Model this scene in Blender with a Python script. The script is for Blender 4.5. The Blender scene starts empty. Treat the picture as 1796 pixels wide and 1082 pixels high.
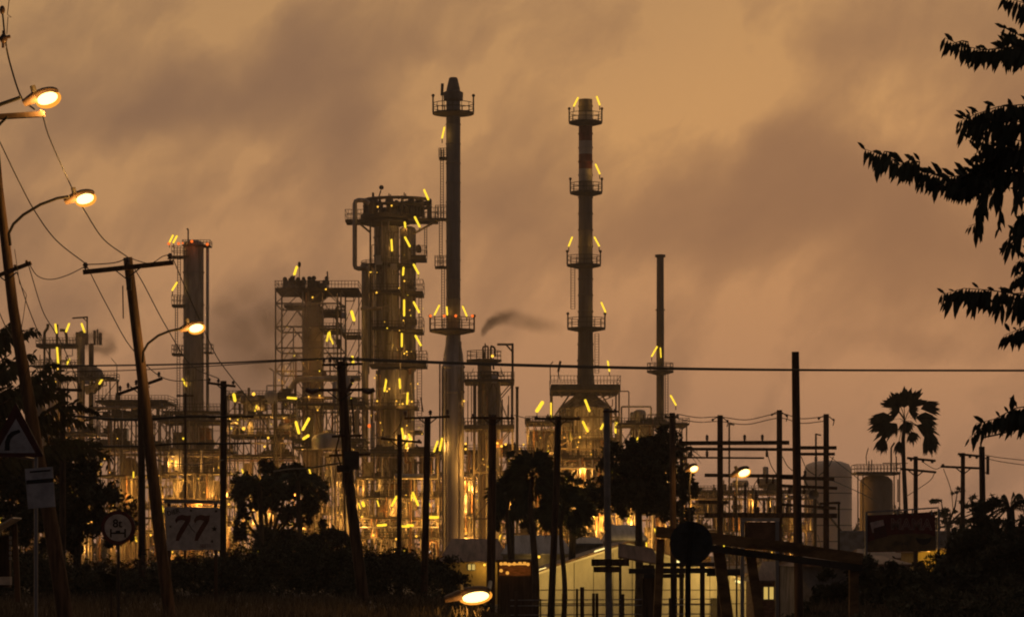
import bpy, math, random
import numpy as np
from mathutils import Vector, Matrix
R = random.Random(7)
rad = math.radians
sc = bpy.context.scene
COL = sc.collection
# ------------------------------------------------------------------ camera, world, light
F = 5093.0; CX = 898.0; HY = 965.0; EYE = 4.8
cam_d = bpy.data.cameras.new('camera'); cam = bpy.data.objects.new('camera', cam_d); COL.objects.link(cam)
cam.location = (0, 0, EYE); cam.rotation_euler = (rad(90), 0, 0)
cam_d.sensor_width = 36; cam_d.lens = 36*F/1796.0; cam_d.shift_y = (HY-541)/1796.0
cam_d.clip_start = 1; cam_d.clip_end = 20000
sc.camera = cam
sc.view_settings.view_transform = 'Standard'; sc.view_settings.look = 'None'
sc.view_settings.exposure = 0; sc.view_settings.gamma = 1
sc.render.engine = 'CYCLES'
sc.cycles.use_denoising = True
sc.cycles.max_bounces = 5; sc.cycles.diffuse_bounces = 2; sc.cycles.glossy_bounces = 2
sc.cycles.volume_bounces = 0; sc.cycles.transparent_max_bounces = 8
sc.cycles.volume_max_steps = 48; sc.cycles.volume_step_rate = 1
sc.cycles.sample_clamp_indirect = 2.0
sc.cycles.filter_width = 2.0

def px2ang(px, py): return (px-CX)/F, (HY-py)/F
def world():
    w = bpy.data.worlds.new('World'); sc.world = w; w.use_nodes = True
    nt = w.node_tree; N = nt.nodes; L = nt.links; N.clear()
    def n(t, **k):
        x = N.new(t)
        for a, b in k.items(): setattr(x, a, b)
        return x
    def m(op, a, b=None, c=None, clamp=False):
        x = N.new('ShaderNodeMath'); x.operation = op; x.use_clamp = clamp
        for i, v in enumerate((a, b, c)):
            if v is None: continue
            if isinstance(v, (int, float)): x.inputs[i].default_value = v
            else: L.new(v, x.inputs[i])
        return x.outputs[0]
    def mix(f, a, b, mode='MIX'):
        x = N.new('ShaderNodeMix'); x.data_type = 'RGBA'; x.blend_type = mode
        for s, v in ((x.inputs[0], f), (x.inputs[6], a), (x.inputs[7], b)):
            if isinstance(v, (int, float)): s.default_value = v
            elif isinstance(v, tuple): s.default_value = (*v, 1)
            else: L.new(v, s)
        return x.outputs[2]
    out = n('ShaderNodeOutputWorld'); bg = n('ShaderNodeBackground'); L.new(bg.outputs[0], out.inputs[0])
    tc = n('ShaderNodeTexCoord'); sep = n('ShaderNodeSeparateXYZ'); L.new(tc.outputs['Generated'], sep.inputs[0])
    X, Y, Z = sep.outputs
    az = m('ARCTAN2', X, Y); el = m('ARCSINE', Z)
    cmb = n('ShaderNodeCombineXYZ'); L.new(az, cmb.inputs[0]); L.new(el, cmb.inputs[1])
    nz = n('ShaderNodeTexNoise'); nz.inputs['Scale'].default_value = 11; nz.inputs['Detail'].default_value = 6; nz.inputs['Roughness'].default_value = .55
    L.new(cmb.outputs[0], nz.inputs['Vector'])
    ns = n('ShaderNodeSeparateColor'); L.new(nz.outputs['Color'], ns.inputs[0])
    wa = m('MULTIPLY_ADD', m('SUBTRACT', ns.outputs[0], .5), .045, az)
    wb = m('MULTIPLY_ADD', m('SUBTRACT', ns.outputs[1], .5), .045, el)
    mp2 = n('ShaderNodeMapping'); mp2.inputs['Scale'].default_value = (14, 27, 1); mp1 = n('ShaderNodeMapping'); mp1.inputs['Rotation'].default_value = (0, 0, rad(-50)); mp2.inputs['Location'].default_value = (3.1, 1.7, 0)
    cw = n('ShaderNodeCombineXYZ'); L.new(wa, cw.inputs[0]); L.new(wb, cw.inputs[1]); L.new(cw.outputs[0], mp1.inputs[0]); L.new(mp1.outputs[0], mp2.inputs[0])
    nz2 = n('ShaderNodeTexNoise'); nz2.inputs['Scale'].default_value = 1.0; nz2.inputs['Detail'].default_value = 7; nz2.inputs['Roughness'].default_value = .58
    L.new(mp2.outputs[0], nz2.inputs['Vector'])
    def blob(px, py, rx, ry, rot=0, wt=1.0):
        a0, e0 = px2ang(px, py); c, s = math.cos(rad(rot)), math.sin(rad(rot))
        da = m('SUBTRACT', wa, a0); de = m('SUBTRACT', wb, e0)
        u = m('MULTIPLY', m('ADD', m('MULTIPLY', da, c), m('MULTIPLY', de, s)), F/rx)
        v = m('MULTIPLY', m('SUBTRACT', m('MULTIPLY', de, c), m('MULTIPLY', da, s)), F/ry)
        d = m('ADD', m('MULTIPLY', u, u), m('MULTIPLY', v, v))
        return m('MULTIPLY', m('POWER', 2.718, m('MULTIPLY', d, -1.0)), wt)
    dark = None
    for b in [(350, 190, 190, 60, 22, .85), (250, 230, 110, 50, 10, .4), (520, 110, 60, 150, -28, .6), (600, 230, 70, 150, 5, .5), (470, 60, 120, 40, 25, .3), (900, 390, 120, 110, 0, .7), (440, 640, 130, 150, 0, .55),
              (1320, 300, 60, 110, -35, .55), (1400, 290, 60, 60, 0, .35), (1450, 375, 230, 90, -12, .8), (1230, 430, 140, 70, 15, .5), (1560, 330, 120, 60, -20, .3), (1640, 430, 220, 120, 0, .45), (1600, 50, 260, 60, 5, .45),
              (1780, 200, 160, 130, 0, .4), (780, 95, 110, 30, 0, .3), (1030, 60, 130, 60, 0, .25), (60, 480, 180, 100, 0, .25), (60, 170, 120, 120, 0, .2), (1580, 620, 90, 30, 0, .3), (1100, 560, 300, 60, 0, .15)]:
        x = blob(*b); dark = m('MULTIPLY', x, 1.55) if dark is None else m('MULTIPLY_ADD', x, 1.55, dark)
    light = None
    for b in [(1190, 210, 220, 120, 20, .6), (640, 40, 160, 90, 0, .35), (150, 80, 220, 70, 10, .3), (1000, 260, 160, 150, 0, .45), (260, 330, 200, 70, 20, .25), (1330, 60, 150, 120, 0, .25), (800, 260, 120, 80, 0, .3), (1500, 210, 150, 60, 20, .35)]:
        x = blob(*b); light = x if light is None else m('ADD', light, x)
    fine = m('ADD', m('MULTIPLY', m('SUBTRACT', ns.outputs[2], .5), 1.1), m('MULTIPLY', m('SUBTRACT', nz2.outputs[0], .48), 3.3))
    dk = m('SUBTRACT', 1.0, m('POWER', 2.718, m('MULTIPLY', m('MAXIMUM', m('ADD', dark, fine), 0.0), -1.2)))
    # base vertical gradient
    ramp = n('ShaderNodeValToRGB'); L.new(m('MULTIPLY', el, 1/0.35, clamp=True), ramp.inputs[0])
    e = ramp.color_ramp.elements
    e[0].position = 0; e[0].color = (.46, .238, .135, 1); e[1].position = 1; e[1].color = (.24, .17, .12, 1)
    for p, c in ((.12, (.46, .24, .128)), (.3, (.45, .238, .112)), (.52, (.43, .24, .105)), (.7, (.34, .20, .10))):
        q = ramp.color_ramp.elements.new(p); q.color = (*c, 1)
    c1 = mix(m('MULTIPLY', light, .42, clamp=True), ramp.outputs[0], (.64, .345, .12))
    c2 = mix(m('MULTIPLY', dk, 1.0), c1, (.172, .100, .066))
    # dusk: the side behind the viewer is dim blue grey
    back = m('MULTIPLY_ADD', Y, 1.35, .12, clamp=True)
    c3 = mix(back, (.034, .032, .038), c2)
    low = m('MULTIPLY_ADD', el, 12, 1.0, clamp=True)
    c3 = mix(low, (.03, .02, .014), c3)
    sky = n('ShaderNodeTexSky'); sky.sky_type = 'NISHITA'; sky.sun_disc = False
    sky.sun_elevation = rad(1.5); sky.sun_rotation = rad(8); sky.dust_density = 6
    sk = mix(1.0, sky.outputs[0], (.012, .010, .008), 'MULTIPLY')
    c4 = mix(1.0, c3, sk, 'ADD')
    L.new(c4, bg.inputs[0]); bg.inputs[1].default_value = 1.0
world()
sd = bpy.data.lights.new('sun', 'SUN'); sd.energy = .10; sd.angle = rad(14); sd.color = (1, .70, .42)
sun = bpy.data.objects.new('sun', sd); COL.objects.link(sun); sun.rotation_euler = (rad(-84), 0, rad(-8))

# ------------------------------------------------------------------ materials
def mat(name, col, rough=.8, metal=0, var=.25, scale=1.0, stretch=(1, 1, 1), col2=None, bump=0):
    m = bpy.data.materials.new(name); m.use_nodes = True; nt = m.node_tree; b = nt.nodes['Principled BSDF']
    b.inputs['Roughness'].default_value = rough; b.inputs['Metallic'].default_value = metal
    b.inputs['Specular IOR Level'].default_value = .3
    tc = nt.nodes.new('ShaderNodeTexCoord'); mp = nt.nodes.new('ShaderNodeMapping'); mp.inputs['Scale'].default_value = stretch
    nz = nt.nodes.new('ShaderNodeTexNoise'); nz.inputs['Scale'].default_value = scale; nz.inputs['Detail'].default_value = 5; nz.inputs['Roughness'].default_value = .65
    r = nt.nodes.new('ShaderNodeValToRGB')
    c2 = col2 or tuple(c*(1+var*1.4) for c in col); c1 = tuple(c*(1-var*1.4) for c in col) if not col2 else col
    r.color_ramp.elements[0].position = .36; r.color_ramp.elements[1].position = .64
    r.color_ramp.elements[0].color = (*[max(0, min(1, c)) for c in c1], 1); r.color_ramp.elements[1].color = (*[max(0, min(1, c)) for c in c2], 1)
    nt.links.new(tc.outputs['Object'], mp.inputs[0]); nt.links.new(mp.outputs[0], nz.inputs['Vector'])
    nt.links.new(nz.outputs[0], r.inputs[0]); nt.links.new(r.outputs[0], b.inputs['Base Color'])
    if bump:
        bp = nt.nodes.new('ShaderNodeBump'); bp.inputs['Strength'].default_value = bump
        nt.links.new(nz.outputs[0], bp.inputs['Height']); nt.links.new(bp.outputs[0], b.inputs['Normal'])
    return m
def emit(name, col, s):
    m = bpy.data.materials.new(name); m.use_nodes = True; nt = m.node_tree; nt.nodes.clear()
    o = nt.nodes.new('ShaderNodeOutputMaterial'); e = nt.nodes.new('ShaderNodeEmission')
    e.inputs[0].default_value = (*col, 1); e.inputs[1].default_value = s; nt.links.new(e.outputs[0], o.inputs[0]); return m
def vol(name, col, dens, nscale, seed=0, emis=0):
    m = bpy.data.materials.new(name); m.use_nodes = True; nt = m.node_tree; nt.nodes.clear()
    o = nt.nodes.new('ShaderNodeOutputMaterial'); v = nt.nodes.new('ShaderNodeVolumePrincipled')
    v.inputs['Color'].default_value = (*col, 1)
    v.inputs['Anisotropy'].default_value = .2
    nt.links.new(v.outputs[0], o.inputs['Volume'])
    if nscale:
        tc = nt.nodes.new('ShaderNodeTexCoord'); nz = nt.nodes.new('ShaderNodeTexNoise'); nz.inputs['Scale'].default_value = nscale; nz.inputs['Detail'].default_value = 4
        mp = nt.nodes.new('ShaderNodeMapping'); mp.inputs['Location'].default_value = (seed, seed*2, 0)
        nt.links.new(tc.outputs['Object'], mp.inputs[0]); nt.links.new(mp.outputs[0], nz.inputs['Vector'])
        mr = nt.nodes.new('ShaderNodeMapRange'); mr.inputs[1].default_value = .38; mr.inputs[2].default_value = .68; mr.inputs[4].default_value = dens
        nt.links.new(nz.outputs[0], mr.inputs[0]); nt.links.new(mr.outputs[0], v.inputs['Density'])
    else: v.inputs['Density'].default_value = dens
    return m
M = dict(
 steel=mat('painted_steel', (.13, .105, .085), .6, .2, .35, .5, (1, 1, .3)),
 dsteel=mat('dark_steel', (.05, .042, .036), .65, .2, .35, .6),
 galv=mat('galvanised_cladding', (.30, .28, .27), .45, .5, .3, .35, (1, 1, .12)),
 shell=mat('insulated_shell', (.27, .24, .22), .6, .15, .5, .6, (1, 1, .12), bump=.25),
 stack=mat('stack_concrete', (.19, .175, .17), .8, 0, .3, .35, (1, 1, .08), bump=.2),
 silver=mat('weathered_silver_cladding', (.44, .41, .39), .6, .2, .35, .5, (1, 1, .06), bump=.2),
 stack2=mat('sooty_stack_paint', (.17, .14, .115), .75, 0, .35, .3, (1, 1, .1)),
 red=mat('faded_red_band', (.19, .05, .03), .7, 0, .35, .6, (1, 1, .3)),
 white=mat('faded_white_band', (.42, .36, .31), .7, 0, .2, .6, (1, 1, .3)),
 pipe=mat('pipe_paint', (.24, .20, .165), .5, .3, .4, .4),
 pipe2=mat('rusty_pipe', (.17, .09, .05), .7, .2, .4, .8),
 grate=mat('grating', (.09, .075, .06), .8, .2, .3, 2),
 conc=mat('concrete', (.22, .20, .18), .9, 0, .3, .8, bump=.2),
 wood=mat('weathered_pole', (.085, .052, .033), .95, 0, .45, 6, (1, 1, .1), bump=.4),
 beamwood=mat('yellowed_beam', (.17, .10, .045), .9, 0, .35, 3, (.4, 1, 1), bump=.3),
 insul=mat('porcelain', (.10, .06, .045), .4, 0, .2, 8),
 wire=mat('cable_rubber', (.03, .025, .022), .7, 0, .2, 2),
 leaf=mat('leaves', (.045, .055, .022), .8, 0, .5, .6),
 leaf2=mat('dark_leaves', (.05, .05, .028), .85, 0, .5, .8),
 palm=mat('palm_leaves', (.04, .045, .022), .7, 0, .4, 1.2),
 bark=mat('bark', (.07, .05, .035), .95, 0, .4, 5, (1, 1, .2), bump=.5),
 soil=mat('bank_soil', (.17, .125, .085), .95, 0, .5, .35, bump=.3),
 grass=mat('dry_grass', (.13, .10, .06), .9, 0, .6, .5),
 wallw=mat('cream_wall', (.55, .50, .42), .85, 0, .12, .7, (1, 1, .4), bump=.1),
 wally=mat('yellow_wall', (.55, .38, .12), .85, 0, .15, .6),
 roof=mat('corrugated_roof', (.16, .10, .075), .7, .3, .35, .6, (4, .3, 1)),
 roofg=mat('grey_sheet_roof', (.22, .21, .21), .6, .4, .25, .5, (4, .3, 1)),
 brick=mat('brick_red', (.20, .10, .06), .9, 0, .35, 3, (1, 1, 4)),
 tank=mat('tank_paint', (.88, .70, .54), .6, .1, .12, .12, (1, 1, .3)),
 tankd=mat('tank_dark', (.22, .17, .13), .7, .1, .25, .2, (1, 1, .3)),
 signw=mat('dirty_sign_face', (.42, .38, .36), .6, 0, .18, 5),
 signr=mat('sign_red', (.085, .022, .017), .5, 0, .25, 5),
 signk=mat('sign_black', (.015, .013, .012), .6, 0, .2, 5),
 signback=mat('sign_back', (.045, .045, .045), .6, .3, .2, 5),
 board=mat('advert_red', (.14, .02, .015), .6, 0, .3, 2),
 boardy=mat('advert_tan', (.20, .12, .05), .6, 0, .3, 2),
 outline=mat('advert_outline', (.60, .42, .34), .6, 0, .2, 3),
 hood=mat('lamp_hood', (.14, .09, .06), .5, .3, .2, 8),
 tarp=mat('pale_tarp', (.42, .36, .30), .8, 0, .2, 4),
 tube=emit('yellow_tube', (1.0, .66, .035), 1.45),
 bulb=emit('amber_bulb', (1.0, .52, .05), 1.8),
 orange=emit('orange_panel', (1.0, .42, .06), .9),
 redl=emit('red_warning_lamp', (1.0, .16, .02), 1.3),
 sodium=emit('sodium_lamp', (1.0, .66, .22), 4),
 halo=emit('orange_halo', (1.0, .36, .04), 1.15),  # glow colour of the painted halo around street lamp bowls
 window=emit('lit_window', (1.0, .66, .16), .62),
 white_l=emit('cool_white_lamp', (1.0, .9, .75), 2.0),
)

# ------------------------------------------------------------------ builders
PEND = []
class MB:
    def __init__(s, thing, name, m, parent=None, label=None):
        s.v = []; s.f = []; s.thing = thing; s.name = name; s.m = m; s.parent = parent; s.label = label; s.ob = None; s.smooth = True; s.kind = None
        s.npv = None
        PEND.append(s)
    def add(s, vs, fs):
        o = len(s.v); s.v += [tuple(v) for v in vs]; s.f += [tuple(i+o for i in f) for f in fs]; return s
    def tube(s, a, b, r, r2=None, n=8):
        a, b = Vector(a), Vector(b); d = b-a
        if d.length < 1e-6: return s
        r2 = r if r2 is None else r2
        z = d.normalized(); x = z.orthogonal().normalized(); y = z.cross(x)
        vs = [a+(x*math.cos(t)+y*math.sin(t))*r for t in [2*math.pi*i/n for i in range(n)]]
        vs += [b+(x*math.cos(t)+y*math.sin(t))*r2 for t in [2*math.pi*i/n for i in range(n)]]
        fs = [(i, (i+1) % n, n+(i+1) % n, n+i) for i in range(n)] + [tuple(range(n))[::-1], tuple(range(n, 2*n))]
        return s.add(vs, fs)
    def path(s, pts, r, n=6, r2=None):
        pts = [Vector(p) for p in pts]; m = len(pts); vs = []; fs = []
        for i, p in enumerate(pts):
            d = (pts[min(i+1, m-1)]-pts[max(i-1, 0)]).normalized()
            ref = Vector((0, 1, 0)) if abs(d.y) < .9 else Vector((1, 0, 0))
            x = d.cross(ref).normalized(); y = d.cross(x)
            rr = r if r2 is None else r+(r2-r)*i/max(1, m-1)
            vs += [p+(x*math.cos(t)+y*math.sin(t))*rr for t in [2*math.pi*k/n for k in range(n)]]
        for i in range(m-1):
            fs += [(i*n+k, i*n+(k+1) % n, (i+1)*n+(k+1) % n, (i+1)*n+k) for k in range(n)]
        fs += [tuple(range(n))[::-1], tuple(range((m-1)*n, m*n))]
        return s.add(vs, fs)
    def beam(s, a, b, w, h=None):
        a, b = Vector(a), Vector(b); h = h or w; d = b-a
        if d.length < 1e-6: return s
        z = d.normalized(); ref = Vector((0, 1, 0)) if abs(z.y) < .9 else Vector((0, 0, 1))
        x = z.cross(ref).normalized(); y = z.cross(x)
        vs = [p+x*sx*h/2+y*sy*w/2 for p in (a, b) for sx, sy in ((-1, -1), (1, -1), (1, 1), (-1, 1))]
        return s.add(vs, [(3, 2, 1, 0), (4, 5, 6, 7), (0, 1, 5, 4), (1, 2, 6, 5), (2, 3, 7, 6), (3, 0, 4, 7)])
    def box(s, c, sx, sy, sz):
        x, y, z = c; vs = [(x+a*sx/2, y+b*sy/2, z+d*sz/2) for d in (-1, 1) for a, b in ((-1, -1), (1, -1), (1, 1), (-1, 1))]
        return s.add(vs, [(3, 2, 1, 0), (4, 5, 6, 7), (0, 1, 5, 4), (1, 2, 6, 5), (2, 3, 7, 6), (3, 0, 4, 7)])
    def lathe(s, c, prof, n=20, axis='z'):
        c = Vector(c); vs = []; fs = []; m = len(prof)
        for r, z in prof:
            for k in range(n):
                t = 2*math.pi*k/n
                if axis == 'z': vs.append(c+Vector((r*math.cos(t), r*math.sin(t), z)))
                elif axis == 'x': vs.append(c+Vector((z, r*math.cos(t), r*math.sin(t))))
                else: vs.append(c+Vector((r*math.cos(t), z, r*math.sin(t))))
        for i in range(m-1):
            fs += [(i*n+k, i*n+(k+1) % n, (i+1)*n+(k+1) % n, (i+1)*n+k) for k in range(n)]
        fs += [tuple(range(n))[::-1], tuple(range((m-1)*n, m*n))]
        return s.add(vs, fs)
    def ball(s, c, r, n=8, sq=1):
        return s.lathe(c, [(r*math.sin(t)+1e-4, -r*sq*math.cos(t)) for t in [math.pi*i/6 for i in range(7)]], n)
    def build(s):
        me = bpy.data.meshes.new(s.name)
        off = s.thing.loc if s.thing else Vector((0, 0, 0))
        if s.npv is not None:
            v = s.npv-np.array(off, dtype=np.float32); nv = len(v); k = s.npk
            me.vertices.add(nv); me.vertices.foreach_set('co', v.astype(np.float32).ravel())
            nf = nv//k; me.loops.add(nv); me.polygons.add(nf)
            me.loops.foreach_set('vertex_index', np.arange(nv, dtype=np.int32))
            me.polygons.foreach_set('loop_start', np.arange(0, nv, k, dtype=np.int32))
            me.polygons.foreach_set('loop_total', np.full(nf, k, dtype=np.int32))
            me.update(calc_edges=True); me.validate()
        else:
            if not s.v: return
            me.from_pydata([tuple(Vector(p)-off) for p in s.v], [], s.f); me.update()
        me.materials.append(s.m)
        s.ob = bpy.data.objects.new(s.name, me); COL.objects.link(s.ob)
        if s.npv is None:
            me.polygons.foreach_set('use_smooth', [len(p.vertices) == 4 for p in me.polygons])
            try: me.set_sharp_from_angle(angle=rad(40))
            except Exception: pass
        if s.label: s.ob['label'] = s.label
        if s.kind: s.ob['kind'] = s.kind
        if s.thing:
            if s.thing.single: s.ob.location = s.thing.loc; s.thing.tag(s.ob)
            else: s.ob.parent = s.parent.ob if s.parent is not None and s.parent.ob else s.thing.ob
class Thing:
    def __init__(s, name, label, cat, px, py, D, group=None, single=False, kind=None, base=None):
        s.D = D; s.s = D/F; s.name = name; s.label = label; s.cat = cat; s.group = group; s.kind = kind; s.single = single
        s.loc = Vector(base) if base is not None else s.P(px, py)
        if not single:
            s.ob = bpy.data.objects.new(name, None); COL.objects.link(s.ob); s.ob.location = s.loc; s.ob.empty_display_size = .5; s.tag(s.ob)
    def tag(s, o):
        o.name = s.name
        if s.label: o['label'] = s.label
        if s.cat: o['category'] = s.cat
        if s.group: o['group'] = s.group
        if s.kind: o['kind'] = s.kind
    def P(s, px, py, dy=0): return Vector(((px-CX)*s.s, s.D+dy, EYE+(HY-py)*s.s))
    def part(s, name, m, parent=None, label=None): return MB(s, name, M[m] if isinstance(m, str) else m, parent, label)
    def light(s, p, w, col=(1, .50, .10), r=.4):
        if s.D > 500: w *= .27 if s.P(0, 740).z < Vector(p).z else 1.05
        ld = bpy.data.lights.new('lamp_light', 'POINT'); ld.energy = w; ld.color = col; ld.shadow_soft_size = r
        o = bpy.data.objects.new('lamp_light', ld); COL.objects.link(o); o.parent = s.ob; o.location = Vector(p)-s.loc
def Single(name, label, cat, m, px, py, D, **k):
    t = Thing(name, label, cat, px, py, D, single=True, **k); return t, t.part(name, m)
def gz(D): return EYE+0  # eye level
def groundpx(D, z=0): return HY+(EYE-z)*F/D

# ---- industrial helpers (pixel coordinates at the thing's own depth)
def tubelamp(t, x1, y1, x2, y2, r=1.45, w=120, dy=-3, arm=True, parent=None, m='tube'):
    a, b = t.P(x1, y1, dy), t.P(x2, y2, dy)
    l = t.part('lamp_tube', m, parent); d = (b-a).normalized()*r*t.s
    l.tube(a-d*.0, b+d*.0, r*t.s, n=8); l.ball(a, r*t.s); l.ball(b, r*t.s)
    h = t.part('lamp_bracket', 'dsteel', parent)
    h.path([a+Vector((0, .25, .25)), (a+b)/2+Vector((0, .35, .2)), b+Vector((0, .3, 0)), b+Vector((0, .3, -9*t.s if arm else -2*t.s))], .10, 5)
    if w: t.light((a+b)/2+Vector((0, max(.9, -dy*.35), -.2)), w)
def bulblamp(t, x, y, r=2.0, m='bulb', w=80, dy=-6, parent=None):
    l = t.part('lamp_globe', m, parent); l.ball(t.P(x, y, dy), r*t.s)
    if w: t.light(t.P(x, y, dy+.5)+Vector((0, 0, -.4)), w, (1, .46, .08) if m != 'redl' else (1, .2, .03))
def ring_platform(t, px, py, rpx, rin, th=5, rail=13, ncol=None, posts=None, tall=0, dish=True, parent=None):
    s = t.s; c = t.P(px, py)
    p = t.part('platform', 'dsteel', parent)
    if dish: p.lathe(c, [(rin*s*.98, -th*2.0*s), (rpx*s*.97, -th*.9*s), (rpx*s, -th*.75*s), (rpx*s, 0), (rin*s*.98, 0)], 24)
    else: p.lathe(c, [(rin*s*.98, -th*s), (rpx*s, -th*s), (rpx*s, 0), (rin*s*.98, 0)], 24)
    r = t.part('railing', 'dsteel', p); n = posts or 14; rr = rpx*s*.97
    for i in range(n):
        a = 2*math.pi*(i+.5)/n; q = c+Vector((rr*math.cos(a), rr*math.sin(a), 0)); r.tube(q, q+Vector((0, 0, rail*s)), .08, n=4)
    for hh in (.5, 1.0):
        pts = [c+Vector((rr*math.cos(2*math.pi*i/24), rr*math.sin(2*math.pi*i/24), rail*s*hh)) for i in range(25)]
        r.path(pts, .07, 4)
    if tall:
        for sx in (-1, 1):
            q = c+Vector((sx*rr, 0, 0)); r.tube(q, q+Vector((0, 0, tall*s)), .16, n=5); r.ball(q+Vector((0, 0, tall*s)), .32)
    return p
def deck(t, x0, x1, y, depth=8, th=4, rail=13, dy=0, parent=None, sides=True):
    s = t.s; a = t.P(x0, y, dy); b = t.P(x1, y, dy); w = (b-a).length
    p = t.part('platform', 'dsteel', parent); p.box((a+b)/2+Vector((0, 0, -th*s/2)), w, depth, th*s)
    if rail:
        r = t.part('railing', 'dsteel', p); n = max(2, int((x1-x0)/6)+1)
        for f in (-1, 1):
            yy = Vector((0, f*depth/2*.97, 0))
            for i in range(n+1):
                q = a+(b-a)*i/n+yy; r.tube(q, q+Vector((0, 0, rail*s)), .07, n=4)
            for hh in (.5, 1): r.tube(a+yy+Vector((0, 0, rail*s*hh)), b+yy+Vector((0, 0, rail*s*hh)), .07, n=4)
        if sides:
            for q in (a, b):
                for hh in (.5, 1): r.tube(q+Vector((0, -depth/2*.97, rail*s*hh)), q+Vector((0, depth/2*.97, rail*s*hh)), .07, n=4)
    return p
def ladder(t, x0, x1, y0, y1, dy=-1.5, cage=True):
    l = t.part('ladder', 'dsteel'); a0, a1, b0, b1 = t.P(x0, y0, dy), t.P(x0, y1, dy), t.P(x1, y0, dy), t.P(x1, y1, dy)
    l.tube(a0, a1, .10, n=4); l.tube(b0, b1, .10, n=4); n = int((y1-y0)/4.5)
    for i in range(n+1): l.tube(a0+(a1-a0)*i/n, b0+(b1-b0)*i/n, .06, n=4)
def vessel(t, name, px, y0, y1, rpx, m='shell', dy=0, rings=5, parent=None, cap=True, n=20):
    s = t.s; p = t.part(name, m, parent); c = t.P(px, y1, dy); h = (y1-y0)*s; r = rpx*s
    prof = [(r, 0)]
    for i in range(1, rings+1):
        z = h*i/(rings+1); prof += [(r, z-.15), (r*1.05+.04, z-.12), (r*1.05+.04, z+.12), (r, z+.15)]
    if cap: prof += [(r, h-r*.45), (r*.86, h-r*.2), (r*.5, h-r*.04), (.02, h)]
    else: prof += [(r, h)]
    p.lathe(c, prof, n); return p
def drum(t, name, x0, x1, py, rpx, m='shell', dy=0, parent=None):
    s = t.s; p = t.part(name, m, parent); a = t.P((x0+x1)/2, py, dy); h = (x1-x0)*s/2; r = rpx*s
    p.lathe(a, [(.02, -h), (r*.6, -h+r*.12), (r*.9, -h+r*.3), (r, -h+r*.5), (r, h-r*.5), (r*.9, h-r*.3), (r*.6, h-r*.12), (.02, h)], 16, 'x'); return p
def ppath(t, m, pts, rpx, name='pipe', dy=0, parent=None):
    p = t.part(name, m, parent); q = [t.P(x[0], x[1], dy if len(x) < 3 else x[2]) for x in pts]; o = [q[0]]
    for i in range(1, len(q)-1):
        a, b, c = q[i-1], q[i], q[i+1]; k = min((a-b).length, (c-b).length, rpx*t.s*3)*.5
        u = b+(a-b).normalized()*k; v = b+(c-b).normalized()*k
        o += [u, b*.5+(u+v)*.25, v]
    o.append(q[-1]); p.path(o, rpx*t.s, 8); return p
def truss(t, x0, x1, ys, depth=8, w=2.2, dy=0, diag=True, cols=2, m='steel', name='frame', wide=None):
    s = t.s; p = t.part(name, m); W = w*s
    xs = [x0+(x1-x0)*i/(cols-1) for i in range(cols)]
    for f in (-1, 1):
        d = dy+f*depth/2
        for x in xs: p.beam(t.P(x, ys[0], d), t.P(x, ys[-1], d), W, W)
        for k, y in enumerate(ys):
            p.beam(t.P(x0, y, d), t.P(x1, y, d), W*.8, W*1.0)
        if diag:
            for k in range(len(ys)-1):
                for i in range(cols-1):
                    xa, xb = xs[i], xs[i+1]; ya, yb = ys[k], ys[k+1]
                    mode = R.choice('vx/\\n') if diag == 'r' else diag
                    xm = (xa+xb)/2
                    if mode == 'v': segs = [((xa, yb), (xm, ya)), ((xb, yb), (xm, ya))]
                    elif mode == 'x': segs = [((xa, yb), (xb, ya)), ((xa, ya), (xb, yb))]
                    elif mode == '/': segs = [((xa, yb), (xb, ya))]
                    elif mode == '\\': segs = [((xa, ya), (xb, yb))]
                    else: segs = []
                    for a, b in segs: p.beam(t.P(*a, d), t.P(*b, d), W*.55, W*.55)
    for x in xs:
        for y in ys: p.beam(t.P(x, y, dy-depth/2), t.P(x, y, dy+depth/2), W*.7, W*.8)
    return p

GY = 1000  # image row of the refinery's own ground at its distance
RG = 'process units of the refinery'
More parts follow.
